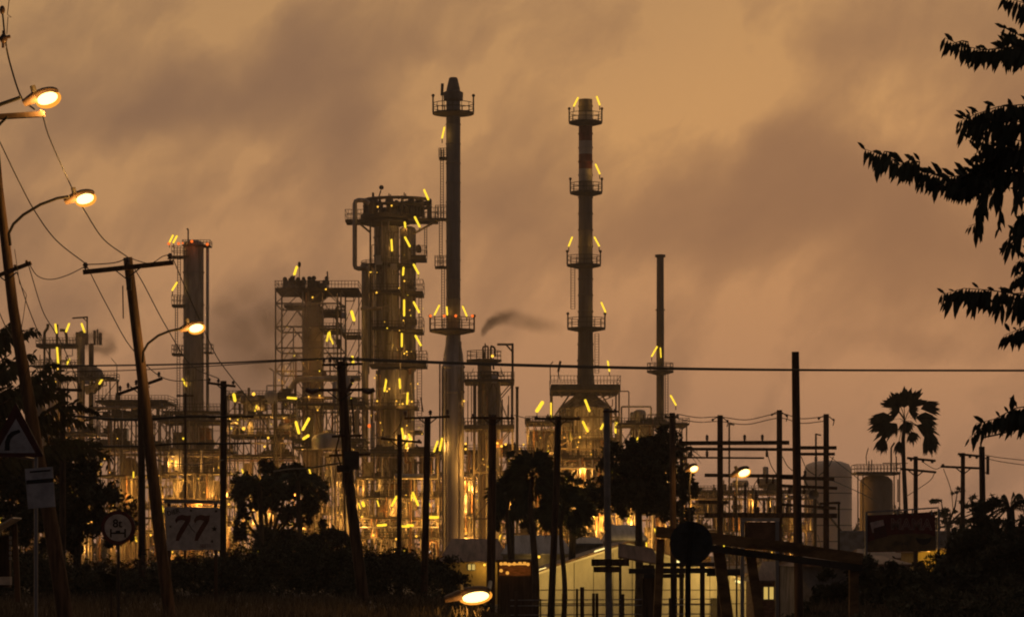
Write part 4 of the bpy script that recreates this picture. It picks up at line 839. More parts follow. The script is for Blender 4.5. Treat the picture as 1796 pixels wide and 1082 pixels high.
def ex(t):
    for x0, x1 in ((538, 560), (658, 638)): i = t.part('cable_terminal', 'insul'); i.path([t.P(x0, 684, -.4), t.P((x0+x1)/2, 689, -.4), t.P(x1, 685, -.4)], 4.2*t.s, 8)
    i = t.part('cable_terminal', 'insul'); i.tube(t.P(618, 672, -.3), t.P(608, 690, -.3), 2.5*t.s); i.ball(t.P(619, 668, -.3), 4*t.s)
    b = t.part('junction_box', 'dsteel'); b.box(t.P(618, 808, -.3), 26*t.s, .3, 32*t.s); b.box(t.P(603, 822, -.3), 22*t.s, .3, 12*t.s)
    b.path([t.P(600, 750, -.3), t.P(590, 790, -.3), t.P(603, 830, -.3), t.P(607, 960, -.3)], 1.6*t.s, 5); b.path([t.P(617, 700, -.3), t.P(622, 760, -.3)], 1.5*t.s, 5)
pole('crooked heavy pole with four crossarms and six insulators in front of the reactor tower', [(598, 634), (601, 690), (605, 750), (611, 830), (618, 900), (628, 975)], 21, 95,
     [A(566, 641, 636, 639, th=4, ins=[569, 580, 592, 604, 616, 628], ih=13, ir=3.4), A(540, 685, 656, 684, th=5, brace=True), A(583, 766, 635, 764, th=4, brace=False), A(578, 799, 650, 797, th=4, brace=False)], extra=ex, wtop=14)
pole('short armed pole third from the crooked pole, before the pump bay', [(701, 762), (700, 980)], 9, 115, [A(668, 769, 740, 776, th=4, ins=[671, 735], ih=5)])
pole('tall pole with three raised rods before the tallest chimney', [(750, 732), (748, 850), (745, 980)], 13, 100, [A(710, 734, 789, 731, th=4, ins=[711, 755, 785], ih=13, ir=3.5)], extra=lambda t: [q.tube(t.P(742, 722), t.P(738, 697), 1.1*t.s) or q.tube(t.P(759, 722), t.P(767, 697), 1.1*t.s) for q in [t.part('surge_rod', 'pipe2')]])
def ex(t):
    a = t.part('lamp_arm', 'dsteel'); a.path([t.P(860, 1020, -.2), t.P(861, 1024, -5), t.P(862, 1029, -13)], .06, 8)
    lamp_head(t, 844, 1034, 8, 40, 19, 90, D_off=-13)
pole('dark straight pole above the large low lamp', [(864, 727), (863, 860), (861, 1010)], 17, 85, [A(826, 733, 902, 734, th=4, ins=[830, 864, 898], ih=7)], extra=ex, wtop=13)
pole('slim pole with T crossarm left of the furnace house, passing before the cream shed', [(979, 730), (976, 850), (967, 1060)], 13, 110, [A(937, 734, 1018, 735, th=4, ins=[941, 1014], ih=5)], wtop=11)
pole('pale edged concrete post crossing the rusty roof of the cream shed', [(1064, 716), (1065, 860), (1068, 1060)], 13, 100, [A(1057, 722, 1085, 722, th=3, ins=[1078], ih=5, brace=False), A(1037, 986, 1103, 986, th=12, brace=False), A(1041, 998, 1086, 998, th=10, brace=False)], m='conc')
pole('pole poking above the big dark tree next to the slender chimney', [(1179, 724), (1180, 850), (1182, 1060)], 12, 140, [A(1165, 732, 1190, 731, th=3, ins=[1167, 1188], ih=5, brace=False)])
pole('tallest plain pole without any crossarm, right of the white framed board', [(1395, 617), (1396, 700), (1398, 860), (1401, 1045)], 17, 72, wtop=13, name='utility_pole')
pole('pole with two crossarms standing beside the trunk of the lone fan palm', [(1606, 800), (1606, 960)], 9, 170, [A(1590, 803, 1640, 808, th=4, ins=[1597, 1618, 1634], ih=5, down=True, brace=False), A(1578, 822, 1641, 828, th=4)])
pole('pole with offset double crossarms behind the advert board post', [(1689, 794), (1688, 970)], 9, 160, [A(1679, 796, 1718, 800, th=4, ins=[1684, 1700, 1712], ih=5, down=True, brace=False), A(1649, 818, 1716, 821, th=4, ins=[1653], ih=5)])
def ex(t):
    a = t.part('lamp_arm', 'dsteel'); a.path([t.P(1719, 800, -.2), t.P(1718, 776, -.3), t.P(1724, 767, -.3), t.P(1745, 763, -.3), t.P(1775, 755, -.3), t.P(1797, 750, -.3)], 1.6*t.s, 8)
    lamp_head(t, 1806, 749, 10, 22, 9, 0, lit=False)
    b = t.part('fuse_tube', 'insul'); b.tube(t.P(1731, 832, -.2), t.P(1731, 800, -.2), 2.8*t.s); b.tube(t.P(1724, 804), t.P(1732, 803), 1*t.s); b.tube(t.P(1724, 828), t.P(1732, 829), 1*t.s)
pole('thick short pole with a curved unlit lamp arm under the right hand branches', [(1722, 783), (1724, 920)], 12, 110, extra=ex)
pole('far short pole with small crossarm left of the long pipe rack', [(325, 690), (325, 900)], 5, 200, [A(310, 694, 340, 694, th=3, brace=False)])

WN = [0]
def wire(label, pts, r=.6, name='power_line', group='overhead power lines', sub=10):
    """pts: (px, py, distance); a smooth cable through them"""
    Q = [Vector(((x-CX)*D/F, D, EYE+(HY-y)*D/F)) for x, y, D in pts]
    t = Thing(name, label, 'power line', 0, 0, pts[0][2], group, single=True, base=Q[0]); p = t.part(name, 'wire')
    out = []
    for i in range(len(Q)-1):
        a = Q[i-1] if i else Q[i]*2-Q[i+1]; b, c = Q[i], Q[i+1]; d = Q[i+2] if i+2 < len(Q) else Q[i+1]*2-Q[i]
        for k in range(sub):
            u = k/sub; out.append(.5*((2*b)+(c-a)*u+(2*a-5*b+4*c-d)*u*u+(3*b-a-3*c+d)*u**3))
    out.append(Q[-1]); p.path(out, r*pts[0][2]/F if r > .2 else r, 5, (r*pts[-1][2]/F))
wire('cable falling from the top left insulator past the brightest lamp', [(4, 20, 48), (10, 75, 48), (20, 120, 49), (38, 172, 50), (60, 192, 51)], 1.6)
wire('cable running down right from the near crossarm tip to the wide crossarm centre', [(74, 200, 48), (86, 240, 52), (110, 295, 58), (130, 337, 62), (150, 372, 66), (182, 420, 71), (225, 452, 75)], 1.1)
wire('long cable from the left frame edge down to the left end of the wide crossarm', [(-20, 215, 48), (0, 250, 51), (30, 312, 57), (62, 372, 63), (100, 423, 68), (152, 464, 75)], 1.1)
wire('slack jumper between the left and middle insulators of the wide crossarm', [(152, 464, 75), (180, 463, 75), (205, 460, 75), (225, 452, 75)], 1.0)
wire('slack cable from the small crossarm to the wide crossarm', [(50, 461, 60), (66, 484, 64), (90, 490, 68), (120, 482, 71), (152, 466, 75)], .9)
wire('short wire rising to the right insulator of the wide crossarm', [(225, 452, 75), (262, 462, 75), (285, 450, 75), (300, 446, 75)], .8)
for i, (lab, pts) in enumerate([
 ('cable dropping steeply from the left end of the wide crossarm', [(152, 466, 75), (190, 540, 83), (232, 612, 92), (290, 664, 98), (368, 666, 105)]),
 ('cable dropping from the middle insulator across the lamp arm', [(225, 455, 75), (250, 495, 80), (290, 570, 88), (335, 640, 97), (384, 664, 105)]),
 ('cable dropping from the right insulator before the lone column', [(302, 450, 75), (325, 505, 80), (350, 560, 88), (380, 625, 98), (411, 668, 105)]),
 ('cable running on down right below the short crossarm', [(411, 668, 105), (430, 692, 112), (450, 720, 120), (475, 760, 135)]),
 ('thin wire leaving the small crossarm down to the frond covered pole', [(50, 465, 60), (75, 545, 75), (95, 580, 85), (112, 610, 95), (140, 678, 110)]),
 ('second thin wire beside it falling to the frond covered pole', [(30, 478, 60), (50, 540, 72), (75, 600, 88), (100, 650, 100), (112, 680, 110)]),
 ('thin wire crossing behind the leaning pole at far left', [(-5, 540, 60), (20, 590, 70), (60, 640, 88), (80, 672, 110)])]): wire(lab, pts, .9)
wire('thick cable spanning the sky from the six insulators to the right edge', [(566, 629, 95), (600, 628, 95), (720, 633, 88), (900, 639, 80), (1150, 645, 70), (1450, 649, 62), (1900, 650, 55)], 1.9)
wire('fainter twin cable just under the thick sky spanning cable', [(580, 630, 95), (760, 637, 89), (950, 643, 80), (1200, 648, 70), (1500, 650, 62), (1900, 649, 56)], 1.2)
wire('thick cable running left from the six insulators past the lone column', [(566, 629, 95), (480, 632, 100), (400, 636, 108), (300, 639, 118), (170, 641, 130), (20, 642, 140)], 1.6)
wire('thin lower cable running left under the thick one', [(570, 630, 95), (470, 635, 102), (350, 643, 118), (200, 650, 130), (20, 652, 140)], .9)
wire('upper knobbly cable bundle joining the frond pole to the poster pole', [(112, 728, 110), (180, 734, 108), (247, 736, 105), (320, 731, 105), (392, 731, 104), (445, 731, 104)], 2.4)
wire('lower knobbly cable bundle joining the frond pole to the poster pole', [(112, 783, 110), (180, 783, 108), (247, 782, 105), (320, 778, 105), (392, 778, 104), (440, 777, 104)], 1.9)
wire('low dark service cable from the junction box to the round tree', [(603, 811, 95), (575, 815, 98), (540, 821, 104), (510, 822, 112), (480, 826, 130)], 1.5)
wire('thin wire hanging between the leaning pole and the poster pole', [(256, 800, 80), (300, 812, 90), (350, 814, 98), (392, 806, 104)], .8)
wire('thin wire spanning the poles before the pump bay', [(711, 722, 100), (690, 760, 108), (640, 770, 100), (620, 765, 96)], .7)
wire('sagging wire from the right armed pole to the slim pole', [(902, 728, 85), (925, 733, 95), (941, 730, 110)], .8)
for i, (y0, lab) in enumerate(((727, 'upper wire strung over the switchyard post tops'), (735, 'lower wire strung over the switchyard post tops'))):
    wire(lab, [(1188, y0-1, 140), (1225, y0+5, 148), (1263, y0+4, 150), (1310, y0+9, 150), (1367, y0-2, 150), (1405, y0+7, 150), (1449, y0+3, 150)], .8)
for lab, pts in (('uppermost thin wire right of the curved lamp pole', [(1728, 798, 110), (1760, 803, 100), (1850, 812, 90)]), ('middle thin wire right of the curved lamp pole', [(1728, 803, 110), (1760, 810, 100), (1850, 822, 90)]), ('thin wire from the offset crossarms to the palm side pole', [(1655, 816, 160), (1640, 822, 165), (1618, 810, 170)]),
                 ('thin wire sloping from the palm side pole toward the advert board', [(1640, 828, 170), (1628, 845, 190), (1590, 870, 230)]), ('diagonal thin wire below the offset crossarms', [(1655, 822, 160), (1668, 860, 170), (1672, 900, 190)]),
                 ('sloping wire from switchyard to the dark domed tank', [(1455, 800, 150), (1500, 835, 200), (1530, 860, 260)]), ('lower sloping wire from switchyard toward the tanks', [(1455, 840, 150), (1500, 860, 200), (1540, 880, 260)])): wire(lab, pts, .7)
# cable hangers on the bundles belong to the poles' switchyard
# ------------------------------------------------------------------ switchyard
def switchyard():
    D = 150; s = D/F
    for i, (x, y0, lab) in enumerate(((1263, 728, 'left tall post of the switchyard behind the larger star lamp'), (1367, 719, 'middle tall post of the switchyard left of the plain tall pole'), (1449, 726, 'right tall post of the switchyard next to the pale tank'))):
        def ex(t, x=x, y0=y0):
            a = t.part('wire_bracket', 'dsteel'); a.path([t.P(x-14, y0+8), t.P(x-6, y0+4), t.P(x+6, y0+5), t.P(x+14, y0+12), t.P(x+12, y0+20)], 1.0*t.s, 5); a.ball(t.P(x+13, y0+10), 2.2*t.s); a.ball(t.P(x-13, y0+8), 2.2*t.s)
        pole(lab, [(x, y0), (x, 990)], 11.5, D, extra=ex, name='switchyard_post', group='switchyard posts', zb=0)
    beams = [('topmost left', 1190, 777, 1384, 776, 7, [1240, 1306, 1337], 0), ('second from top left', 1180, 787, 1395, 788, 5, [1212, 1240, 1345], 1), ('topmost right', 1402, 785, 1467, 785, 6, [], 0), ('second from top right', 1402, 796, 1464, 796, 5, [1431], 1),
             ('thin upper left', 1188, 802, 1340, 803, 3, [], 0), ('long middle', 1236, 833, 1398, 835, 6, [1330, 1345, 1356], 1), ('middle right', 1368, 837, 1463, 840, 6, [1412], 0), ('lower middle right', 1366, 851, 1468, 856, 5, [1385, 1410], 1),
             ('short left', 1225, 880, 1277, 881, 6, [], 0), ('lower right', 1366, 884, 1466, 891, 5, [1380], 1), ('bottom long', 1235, 903, 1468, 904, 8, [1290, 1330, 1350], 0), ('short right cap', 1438, 883, 1472, 881, 4, [], 0)]
    for lab, x0, y0, x1, y1, th, ins, dn in beams:
        t = Thing('switchyard_beam', lab+' crossbeam of the dark switchyard rack', 'beam', (x0+x1)/2, y0, D-.4, 'switchyard beams')
        b = t.part('beam', 'wood'); b.beam(t.P(x0, y0), t.P(x1, y1), .25, th*t.s)
        for x in ins:
            n = t.part('insulator', 'insul'); c = t.P(x, y0+(y1-y0)*(x-x0)/(x1-x0)+(th/2 if dn else -th/2)); h = 11*t.s*(-1 if dn else 1)
            n.lathe(c, [(.05, 0), (.05, h*.2), (.1, h*.25), (.05, h*.4), (.1, h*.45), (.05, h*.6), (.1, h*.65), (.04, h)], 7)
    k = 0
    labs = ['looped jumper at the second switchyard bay %s' % a for a in ('nearest the middle post', 'second from the middle post', 'third from the middle post', 'right beside the star lamp')]+['hanging jumper right of the plain tall pole %s' % a for a in ('upper', 'lower')]
    for pts in ([(1372, 800), (1382, 818), (1398, 830)], [(1345, 792), (1352, 815), (1362, 832)], [(1356, 840), (1345, 862), (1352, 880)], [(1330, 838), (1322, 856), (1334, 882)], [(1405, 800), (1415, 822), (1431, 834)], [(1462, 800), (1452, 820), (1436, 834)]):
        wire(labs[k], [(x, y, D) for x, y in pts], .8, 'jumper_cable', 'switchyard jumpers'); k += 1
    # gear standing on the lower beam
    for x, h, lab in ((1290, 30, 'left bushing'), (1307, 55, 'tall thin bushing'), (1326, 42, 'right bushing'), (1340, 26, 'stubby bushing')):
        t, p = Single('bushing', lab+' standing on the bottom long switchyard beam', 'insulator', 'insul', x, 899, D-.4, group='switchyard bushings'); q = t.P(x, 900); S = t.s
        pr = [(.12, 0)]; n = int(h/4)
        for i in range(n): pr += [(.06, (i*4+1)*S), (.13, (i*4+2)*S), (.06, (i*4+3)*S)]
        p.lathe(q, pr+[(.03, h*S)], 8)
    t = Thing('dish_antenna', 'small round dish on a mast between switchyard and pale tank', 'antenna', 1427, 1000, 145, base=((1427-CX)*145/F, 145, 0)); d = t.part('dish', 'conc'); d.lathe(t.P(1427, 867), [(.02, .1), (6*t.s, .05), (8.5*t.s, -.12), (8.8*t.s, -.13), (8.6*t.s, -.1), (.02, .16)], 20, 'y'); q = t.part('mast', 'dsteel'); q.beam(t.P(1430, 865, .2), Vector((t.P(1430, 0).x, 145.2, 0)), .07); q.beam(t.P(1431, 860), t.P(1431, 790), .05)
    t = Thing('metal_post', 'thin end post closing the right side of the switchyard rack', 'post', 1471, 0, 150, base=((1471-CX)*s, 150, 0)); q = t.part('post', 'dsteel'); q.beam(t.P(1471, 881), Vector((t.P(1471, 0).x, 150, 0)), .1); q.beam(t.P(1462, 882), t.P(1474, 882), .1)
    for (x, y, xa, ya, yb, L, H, W, lab) in ((1305, 829, 1292, 824, 990, 16, 11, 130, 'larger glaring street lamp in front of the switchyard'), (1217, 822, 1209, 838, 990, 11, 9, 50, 'smaller glaring street lamp on a thin post left of the switchyard')):
        DD = 138; t = Thing('street_lamp', lab, 'street lamp', xa, 0, DD, 'street lamps by the switchyard', base=((xa-CX)*DD/F, DD, 0)); q = t.part('post', 'dsteel'); q.path([t.loc, t.P(xa, ya+14), t.P(xa+1, ya+4), t.P(x-4, y-4)], 1.6*t.s, 6); lamp_head(t, x, y, 20, L*1.3, H*1.3, W)
switchyard()
# ------------------------------------------------------------------ signs
def flat(t, name, m, pts, dy=0, th=.01, parent=None, label=None):
    """flat polygon plate from px outline, given a small thickness"""
    p = t.part(name, m, parent, label); n = len(pts); a = [t.P(x, y, dy) for x, y in pts]; b = [v+Vector((0, th, 0)) for v in a]
    p.add(a+b, [tuple(range(n))[::-1], tuple(range(n, 2*n))]+[(i, (i+1) % n, n+(i+1) % n, n+i) for i in range(n)]); p.smooth = False; return p
def text(t, body, x, y, size, m, dy, shear=0, rot=0, parent=None, bold=0, sx=1, name='lettering'):
    cu = bpy.data.curves.new(name, 'FONT'); cu.body = body; cu.size = size*t.s; cu.align_x = 'CENTER'; cu.align_y = 'CENTER'; cu.extrude = .003; cu.shear = shear; cu.offset = bold*t.s
    o = bpy.data.objects.new('tmp', cu); COL.objects.link(o); dg = bpy.context.evaluated_depsgraph_get(); me = bpy.data.meshes.new_from_object(o.evaluated_get(dg)); bpy.data.objects.remove(o)
    mat_ = Matrix.Translation(t.P(x, y, dy)) @ Matrix.Rotation(rad(90), 4, 'X') @ Matrix.Rotation(rad(rot), 4, 'Z') @ Matrix.Diagonal((sx, 1, 1, 1)); me.transform(mat_)
    p = t.part(name, m, parent); p.add([tuple(v.co) for v in me.vertices], [tuple(f.vertices) for f in me.polygons])
def circ(x, y, r, n=36): return [(x+r*math.cos(2*math.pi*i/n), y-r*math.sin(2*math.pi*i/n)) for i in range(n)]
def onbank(px, D): return gpt(px, D)
# curve warning triangle with plate below
t = Thing('warning_sign', 'triangular sign with a black bend to the right and a weathered plate below it', 'road sign', 28, 0, 42, base=onbank(62, 42))
flat(t, 'border', 'signr', [(28, 706), (76, 798), (74, 801), (-20, 801), (-22, 798)], 0, .015); pn = flat(t, 'panel', 'signw', [(28, 734), (62, 794), (-7, 794)], -.006, .005)
flat(t, 'bend_symbol', 'signk', [(8, 790), (9, 774), (13, 764), (20, 757), (34, 753), (36, 758), (25, 763), (19, 770), (17, 778), (17, 790)], -.011, .004, pn)
flat(t, 'plate', 'signw', [(43, 822), (92, 818), (97, 888), (49, 892)], .01, .012); flat(t, 'plate_stripe', 'signk', [(46, 842), (94, 838), (94, 845), (46, 849)], .005, .004); flat(t, 'plate_stripe', 'signk', [(52, 826), (88, 823), (88, 826), (52, 829)], .005, .004)
q = t.part('post', 'galv'); q.tube(t.loc+Vector((0, .06, -.2)), t.P(62, 800, .06), .03); q.tube(t.P(28, 800, .06), t.P(64, 806, .06), .02); q.tube(t.P(28, 740, .06), t.P(28, 802, .06), .02)
# axle weight limit
t = Thing('weight_limit_sign', 'round red rimmed sign reading 8t over an axle symbol', 'road sign', 207, 0, 57, base=onbank(207, 57))
flat(t, 'rim', 'signr', circ(207, 925, 30), 0, .015); pn = flat(t, 'panel', 'signw', circ(207, 925, 23.5), -.006, .005); text(t, '8t', 206, 918, 20, 'signk', -.01, parent=pn, bold=.4)
for pts in ([(195, 933), (219, 933), (219, 936), (195, 936)], [(193, 927), (196, 927), (196, 942), (193, 942)], [(218, 927), (221, 927), (221, 942), (218, 942)], [(203, 930), (211, 930), (211, 933), (203, 933)]): flat(t, 'axle_symbol', 'signk', pts, -.010, .004, pn)
q = t.part('post', 'dsteel'); q.tube(t.loc+Vector((0, .05, -.2)), t.P(207, 905, .05), .03); q.beam(t.P(195, 918, .03), t.P(219, 918, .03), .03)
# poster with 77
t = Thing('poster_board', 'dirty white poster with a slanted red 77 and small stars', 'billboard', 337, 0, 92, base=onbank(337, 92))
flat(t, 'face', 'signw', [(288, 888), (386, 890), (386, 964), (293, 965)], 0, .03); flat(t, 'top_board', 'conc', [(288, 875), (386, 877), (386, 883), (288, 882)], .02, .05)
q = t.part('posts', 'wood'); q.name = 'post'; q.beam(t.P(296, 880, .1), Vector((t.P(296, 0).x, 92.1, t.loc.z-.2)), .1)
q = t.part('post', 'wood'); q.beam(t.P(378, 880, .1), Vector((t.P(378, 0).x, 92.1, t.loc.z-.2)), .1)
for dx in (0, 33):
    flat(t, 'digit_seven', 'signr', [(307+dx, 912), (311+dx, 905), (319+dx, 902), (328+dx, 904), (335+dx, 903), (334+dx, 913), (327+dx, 925), (318+dx, 940), (314+dx, 948), (308+dx, 948), (310+dx, 938), (317+dx, 925), (325+dx, 913), (318+dx, 911), (312+dx, 913), (309+dx, 918)], -.008, .006)
q = t.part('outline_stroke', 'signk'); q.path([t.P(331, 919, -.01), t.P(337, 928, -.01), t.P(342, 933, -.01)], .012, 4)
def star(cx, cy, r): return [(cx+(r if i % 2 == 0 else r*.45)*math.sin(math.pi*i/5), cy-(r if i % 2 == 0 else r*.45)*math.cos(math.pi*i/5)) for i in range(10)]
for x, y, r_ in ((335, 895, 3), (379, 896, 3.5), (376, 927, 5.5), (372, 949, 3.5), (299, 923, 2.8)): flat(t, 'star', 'signk', star(x, y, r_), -.008, .005)
text(t, 'DIER', 304, 898, 11, 'signk', -.008, rot=14, bold=.2); text(t, 'SEETI', 360, 957, 8, 'signr', -.008)
# round sign seen from behind
t = Thing('road_sign', 'large dark round sign seen from behind on a square post', 'road sign', 1212, 0, 50, base=gpt(1206, 50))
flat(t, 'disc', 'signback', circ(1212, 952, 38, 44), 0, .02); q = t.part('post', 'signk'); q.beam(t.P(1213, 915, -.05), t.P(1206, 1000, -.05), 7*t.s, 9*t.s); q.beam(t.P(1206, 1000, -.05), t.loc+Vector((0, -.05, -.2)), 7*t.s, 9*t.s); q = t.part('bracket', 'dsteel'); q.beam(t.P(1190, 935, -.03), t.P(1234, 935, -.03), .03); q = t.part('bracket', 'dsteel'); q.beam(t.P(1190, 968, -.03), t.P(1234, 968, -.03), .03)
# white framed board on two pale posts
t = Thing('framed_board', 'dark board in a pale metal frame on two tall posts', 'billboard', 1333, 0, 95, base=gpt(1333, 95))
flat(t, 'panel', 'pipe2', [(1306, 915), (1360, 915), (1361, 965), (1306, 962)], .02, .03); fr = t.part('frame', 'tarp')
for a, b in (((1299, 911), (1367, 911)), ): fr.beam(t.P(*a), t.P(*b), .12, 6*t.s)
for x in (1302, 1363): q = t.part('post', 'galv'); q.beam(t.P(x, 914), Vector((t.P(x, 0).x, 95, 0)), .12, 6.5*t.s)
# advert board
t = Thing('advert_board', 'long dark red advert board with outlined wavy lettering, a packet and a bowl', 'billboard', 1580, 0, 120, base=onbank(1580, 120)); 
flat(t, 'face', 'board', [(1520, 904), (1640, 897), (1641, 966), (1522, 968)], 0, .08); flat(t, 'lower_band', 'boardy', [(1522, 950), (1560, 938), (1604, 935), (1640, 940), (1641, 965), (1523, 967)], -.01, .008)
text(t, 'MAMA', 1598, 920, 27, 'outline', -.012, sx=.93, bold=.55, rot=-1); text(t, 'MAMA', 1598, 920, 27, 'board', -.016, sx=.93, bold=-.25, rot=-1)
flat(t, 'packet', 'outline', [(1526, 916), (1549, 911), (1551, 921), (1532, 926), (1533, 934), (1530, 934)], -.012, .005); flat(t, 'packet', 'signr', [(1531, 928), (1552, 921), (1557, 940), (1534, 946)], -.012, .005, label='lower red part of the packet')
flat(t, 'bowl', 'signk', circ(1620, 941, 14, 24)[12:]+[(1634, 941)], -.014, .005); flat(t, 'bowl_rim', 'boardy', [(1620+15*math.cos(i*.4), 940-4.5*math.sin(i*.4)) for i in range(15)], -.018, .004)
text(t, 'OISHII', 1580, 953, 9, 'signk', -.02)
fr = t.part('frame', 'galv'); fr.beam(t.P(1518, 898, -.05), t.P(1646, 890, -.05), .08, 2.6*t.s); 
for x in (1574, 1600, 1634): fr.beam(t.P(x, 894, -.02), t.P(x, 903, -.02), .05)
for x in (1519, 1646): q = t.part('post', 'galv'); q.beam(t.P(x, 892 if x > 1600 else 898, -.05), Vector((t.P(x, 0).x, 119.95, t.loc.z-.2)), .11, 4*t.s)
# barrier beam
t = Thing('height_barrier', 'heavy yellowed beam sloping right on splayed legs behind the round sign', 'barrier', 1330, 0, 65, base=gpt(1330, 65)); s_ = t.s
for x0, y0, x1, y1, h in ((1150, 932, 1402, 962, 19), (1402, 964, 1512, 980, 20)): q = t.part('beam', 'beamwood'); q.beam(t.P(x0, y0), t.P(x1, y1), .28, h*s_)
q = t.part('underside_shade', 'dsteel'); q.beam(t.P(1200, 955, .05), t.P(1512, 996, .05), .3, 12*s_)  # dark strip stands in for the beam's shaded underside
for x0, y0, x1, y1, w in ((1262, 965, 1290, 1095, 20), (1318, 972, 1347, 1098, 17), (1160, 945, 1150, 1100, 14)): q = t.part('leg', 'beamwood'); q.beam(t.P(x0, y0, .3), Vector((t.P(x1, 0).x, 65.3, t.loc.z-.3)) if True else 0, .2, w*s_)
q = t.part('leg', 'beamwood'); q.beam(t.P(1500, 985, .3), Vector((t.P(1500, 0).x, 65.3, t.loc.z-.3)), .2, 16*s_)
# ------------------------------------------------------------------ buildings
def shed():
    D = 180; t = Thing('warehouse', 'cream gabled shed lit by yellow tube lamps under its eaves', 'shed', 1105, 0, D, base=((1105-CX)*D/F, D, 0)); s = t.s
    w = t.part('wall', 'wallw'); b = groundpx(D); a = [t.P(*p) for p in ((893, b), (893, 1021), (1102, 953), (1322, 1022), (1322, b))]; c = [v+Vector((0, 26, 0)) for v in a]; n = 5
    w.add(a+c, [tuple(range(n)), tuple(range(n, 2*n))[::-1]]+[(i, n+i, n+(i+1) % n, (i+1) % n) for i in range(n)])
    for (x0, y0, x1, y1) in ((885, 1019, 1102, 948.5), (1102, 948.5, 1330, 1020)):
        r = t.part('roof', 'roof'); p0, p1 = t.P(x0, y0, -.8), t.P(x1, y1, -.8); q = Vector((0, 27.5, 0)); u = Vector((0, 0, -.14)); r.add([p0, p1, p1+q, p0+q, p0+u, p1+u, p1+q+u, p0+q+u], [(0, 1, 2, 3), (7, 6, 5, 4), (0, 4, 5, 1), (1, 5, 6, 2), (2, 6, 7, 3), (3, 7, 4, 0)])
        f = t.part('eave_trim', 'wallw'); f.beam(p0+Vector((0, -.05, -.18)), p1+Vector((0, -.05, -.18)), .06, .12)
    f = t.part('wall_batten', 'dsteel')
    for y in (1034, 1058): f.beam(t.P(893, y, -.02), t.P(1322, y, -.02), .03, .04)
    for x in range(905, 1320, 34): f.beam(t.P(x, b, -.015), t.P(x, 1018-(1-abs(x-1104)/212)*58, -.015), .02, .025)
    for x0, y0, x1, y1, W in ((944, 1001, 958, 996, 26), (1042, 968, 1060, 962, 26), (1224, 1000, 1240, 1004, 26), (1288, 1018, 1300, 1021, 20), (1184, 984, 1196, 987, 12)):
        l = t.part('tube_lamp', emit('pale_tube', (1, .80, .30), 1.6) if 'pt' not in M else M['pt']); M.setdefault('pt', l.m); l.tube(t.P(x0, y0, -.7), t.P(x1, y1, -.7), .07); h = t.part('lamp_shade', 'galv', l); h.beam(t.P(x0, y0-3, -.7), t.P(x1, y1-3, -.7), .2, .03)
        t.light(t.P((x0+x1)/2, (y0+y1)/2+6, -2.6), W*6, (1, .63, .16), .15)
    # warm street glow comes from real neighbours
    d = t.part('door', 'dsteel'); d.box(t.P(1262, b-23, -.03), 1.1, .08, 2.1)
shed()
def house(label, x0, x1, yr, ye, D, depth, wm, rm, name='house', zb=0, ov=4, windows=(), lamp=(), chim=False):
    t = Thing(name, label, 'building', (x0+x1)/2, 0, D, 'low buildings before the refinery', base=(((x0+x1)/2-CX)*D/F, D, zb)); s = t.s
    w = t.part('wall', wm); a, c = t.P(x0+ov, ye), t.P(x1-ov, ye); zt = a.z; w.box(((a.x+c.x)/2, D+depth/2, (zb+zt)/2), c.x-a.x, depth, zt-zb)
    zr = t.P(0, yr).z; r = t.part('roof', rm); A0, A1 = t.P(x0, ye+1, -.5), t.P(x1, ye+1, -.5); m = Vector((0, depth/2+.5, zr-A0.z)); hp = Vector((min((x1-x0)*.16*s, 2.2), 0, 0)); bk = Vector((0, depth+1, 0)); u = Vector((0, 0, .12))
    v = [A0, A1, A1+m-hp, A0+m+hp, A0+bk, A1+bk]; v2 = [q+u for q in v]
    r.add(v+v2, [(0, 1, 2, 3), (3, 2, 5, 4), (9, 8, 7, 6), (10, 11, 8, 9), (0, 6, 7, 1), (4, 5, 11, 10), (0, 3, 9, 6), (3, 4, 10, 9), (1, 7, 8, 2), (2, 8, 11, 5), (0, 3, 4), (1, 5, 2)])
    for (wx0, wy0, wx1, wy1, mm) in windows:
        f = t.part('window', 'galv'); f.box(t.P((wx0+wx1)/2, (wy0+wy1)/2, -.03), (wx1-wx0)*s, .08, (wy1-wy0)*s)
        g = t.part('pane', mm, f); nx = 2
        for i in range(nx): W = (wx1-wx0)*s/nx; g.box(t.P((wx0+wx1)/2, (wy0+wy1)/2, -.085)+Vector(((i-.5)*W, 0, 0)), W-.1, .02, (wy1-wy0)*s-.12)
    for (lx, ly, W) in lamp: l = t.part('lamp_globe', 'bulb'); l.ball(t.P(lx, ly, -.9), .12); t.light(t.P(lx, ly+2, -1.1), W, (1, .6, .15), .15)
    return t
house('long low house with brown sheet roof left of the cream shed', 770, 892, 946, 985, 260, 12, 'wally', 'roof', windows=((820, 988, 834, 1000, 'window'),), lamp=((850, 990, 60),))
house('dark grey roofed house behind the palm trunks', 878, 1006, 940, 972, 245, 10, 'conc', 'roofg', lamp=((945, 976, 40),))
house('narrow pale roof strip above the cream shed', 1000, 1062, 944, 954, 235, 8, 'conc', 'roofg')
house('grey ribbed metal roof under an amber lamp right of the palms', 1060, 1136, 922, 948, 225, 9, 'conc', 'roofg', lamp=((1101, 915, 120),))
t = Thing('canopy', 'rust brown sheet canopy on thin posts in front of the cream shed gable', 'canopy', 1120, 0, 150, base=((1120-CX)*150/F, 150, 0)); r = t.part('roof', 'roof')
v = [t.P(1083, 978, -.8), t.P(1160, 992, -.8), t.P(1146, 964, 1.2), t.P(1086, 955, 1.2)]; v2 = [q+Vector((0, 0, .09)) for q in v]; r.add(v+v2, [(0, 1, 2, 3), (7, 6, 5, 4), (0, 4, 5, 1), (1, 5, 6, 2), (2, 6, 7, 3), (3, 7, 4, 0)])
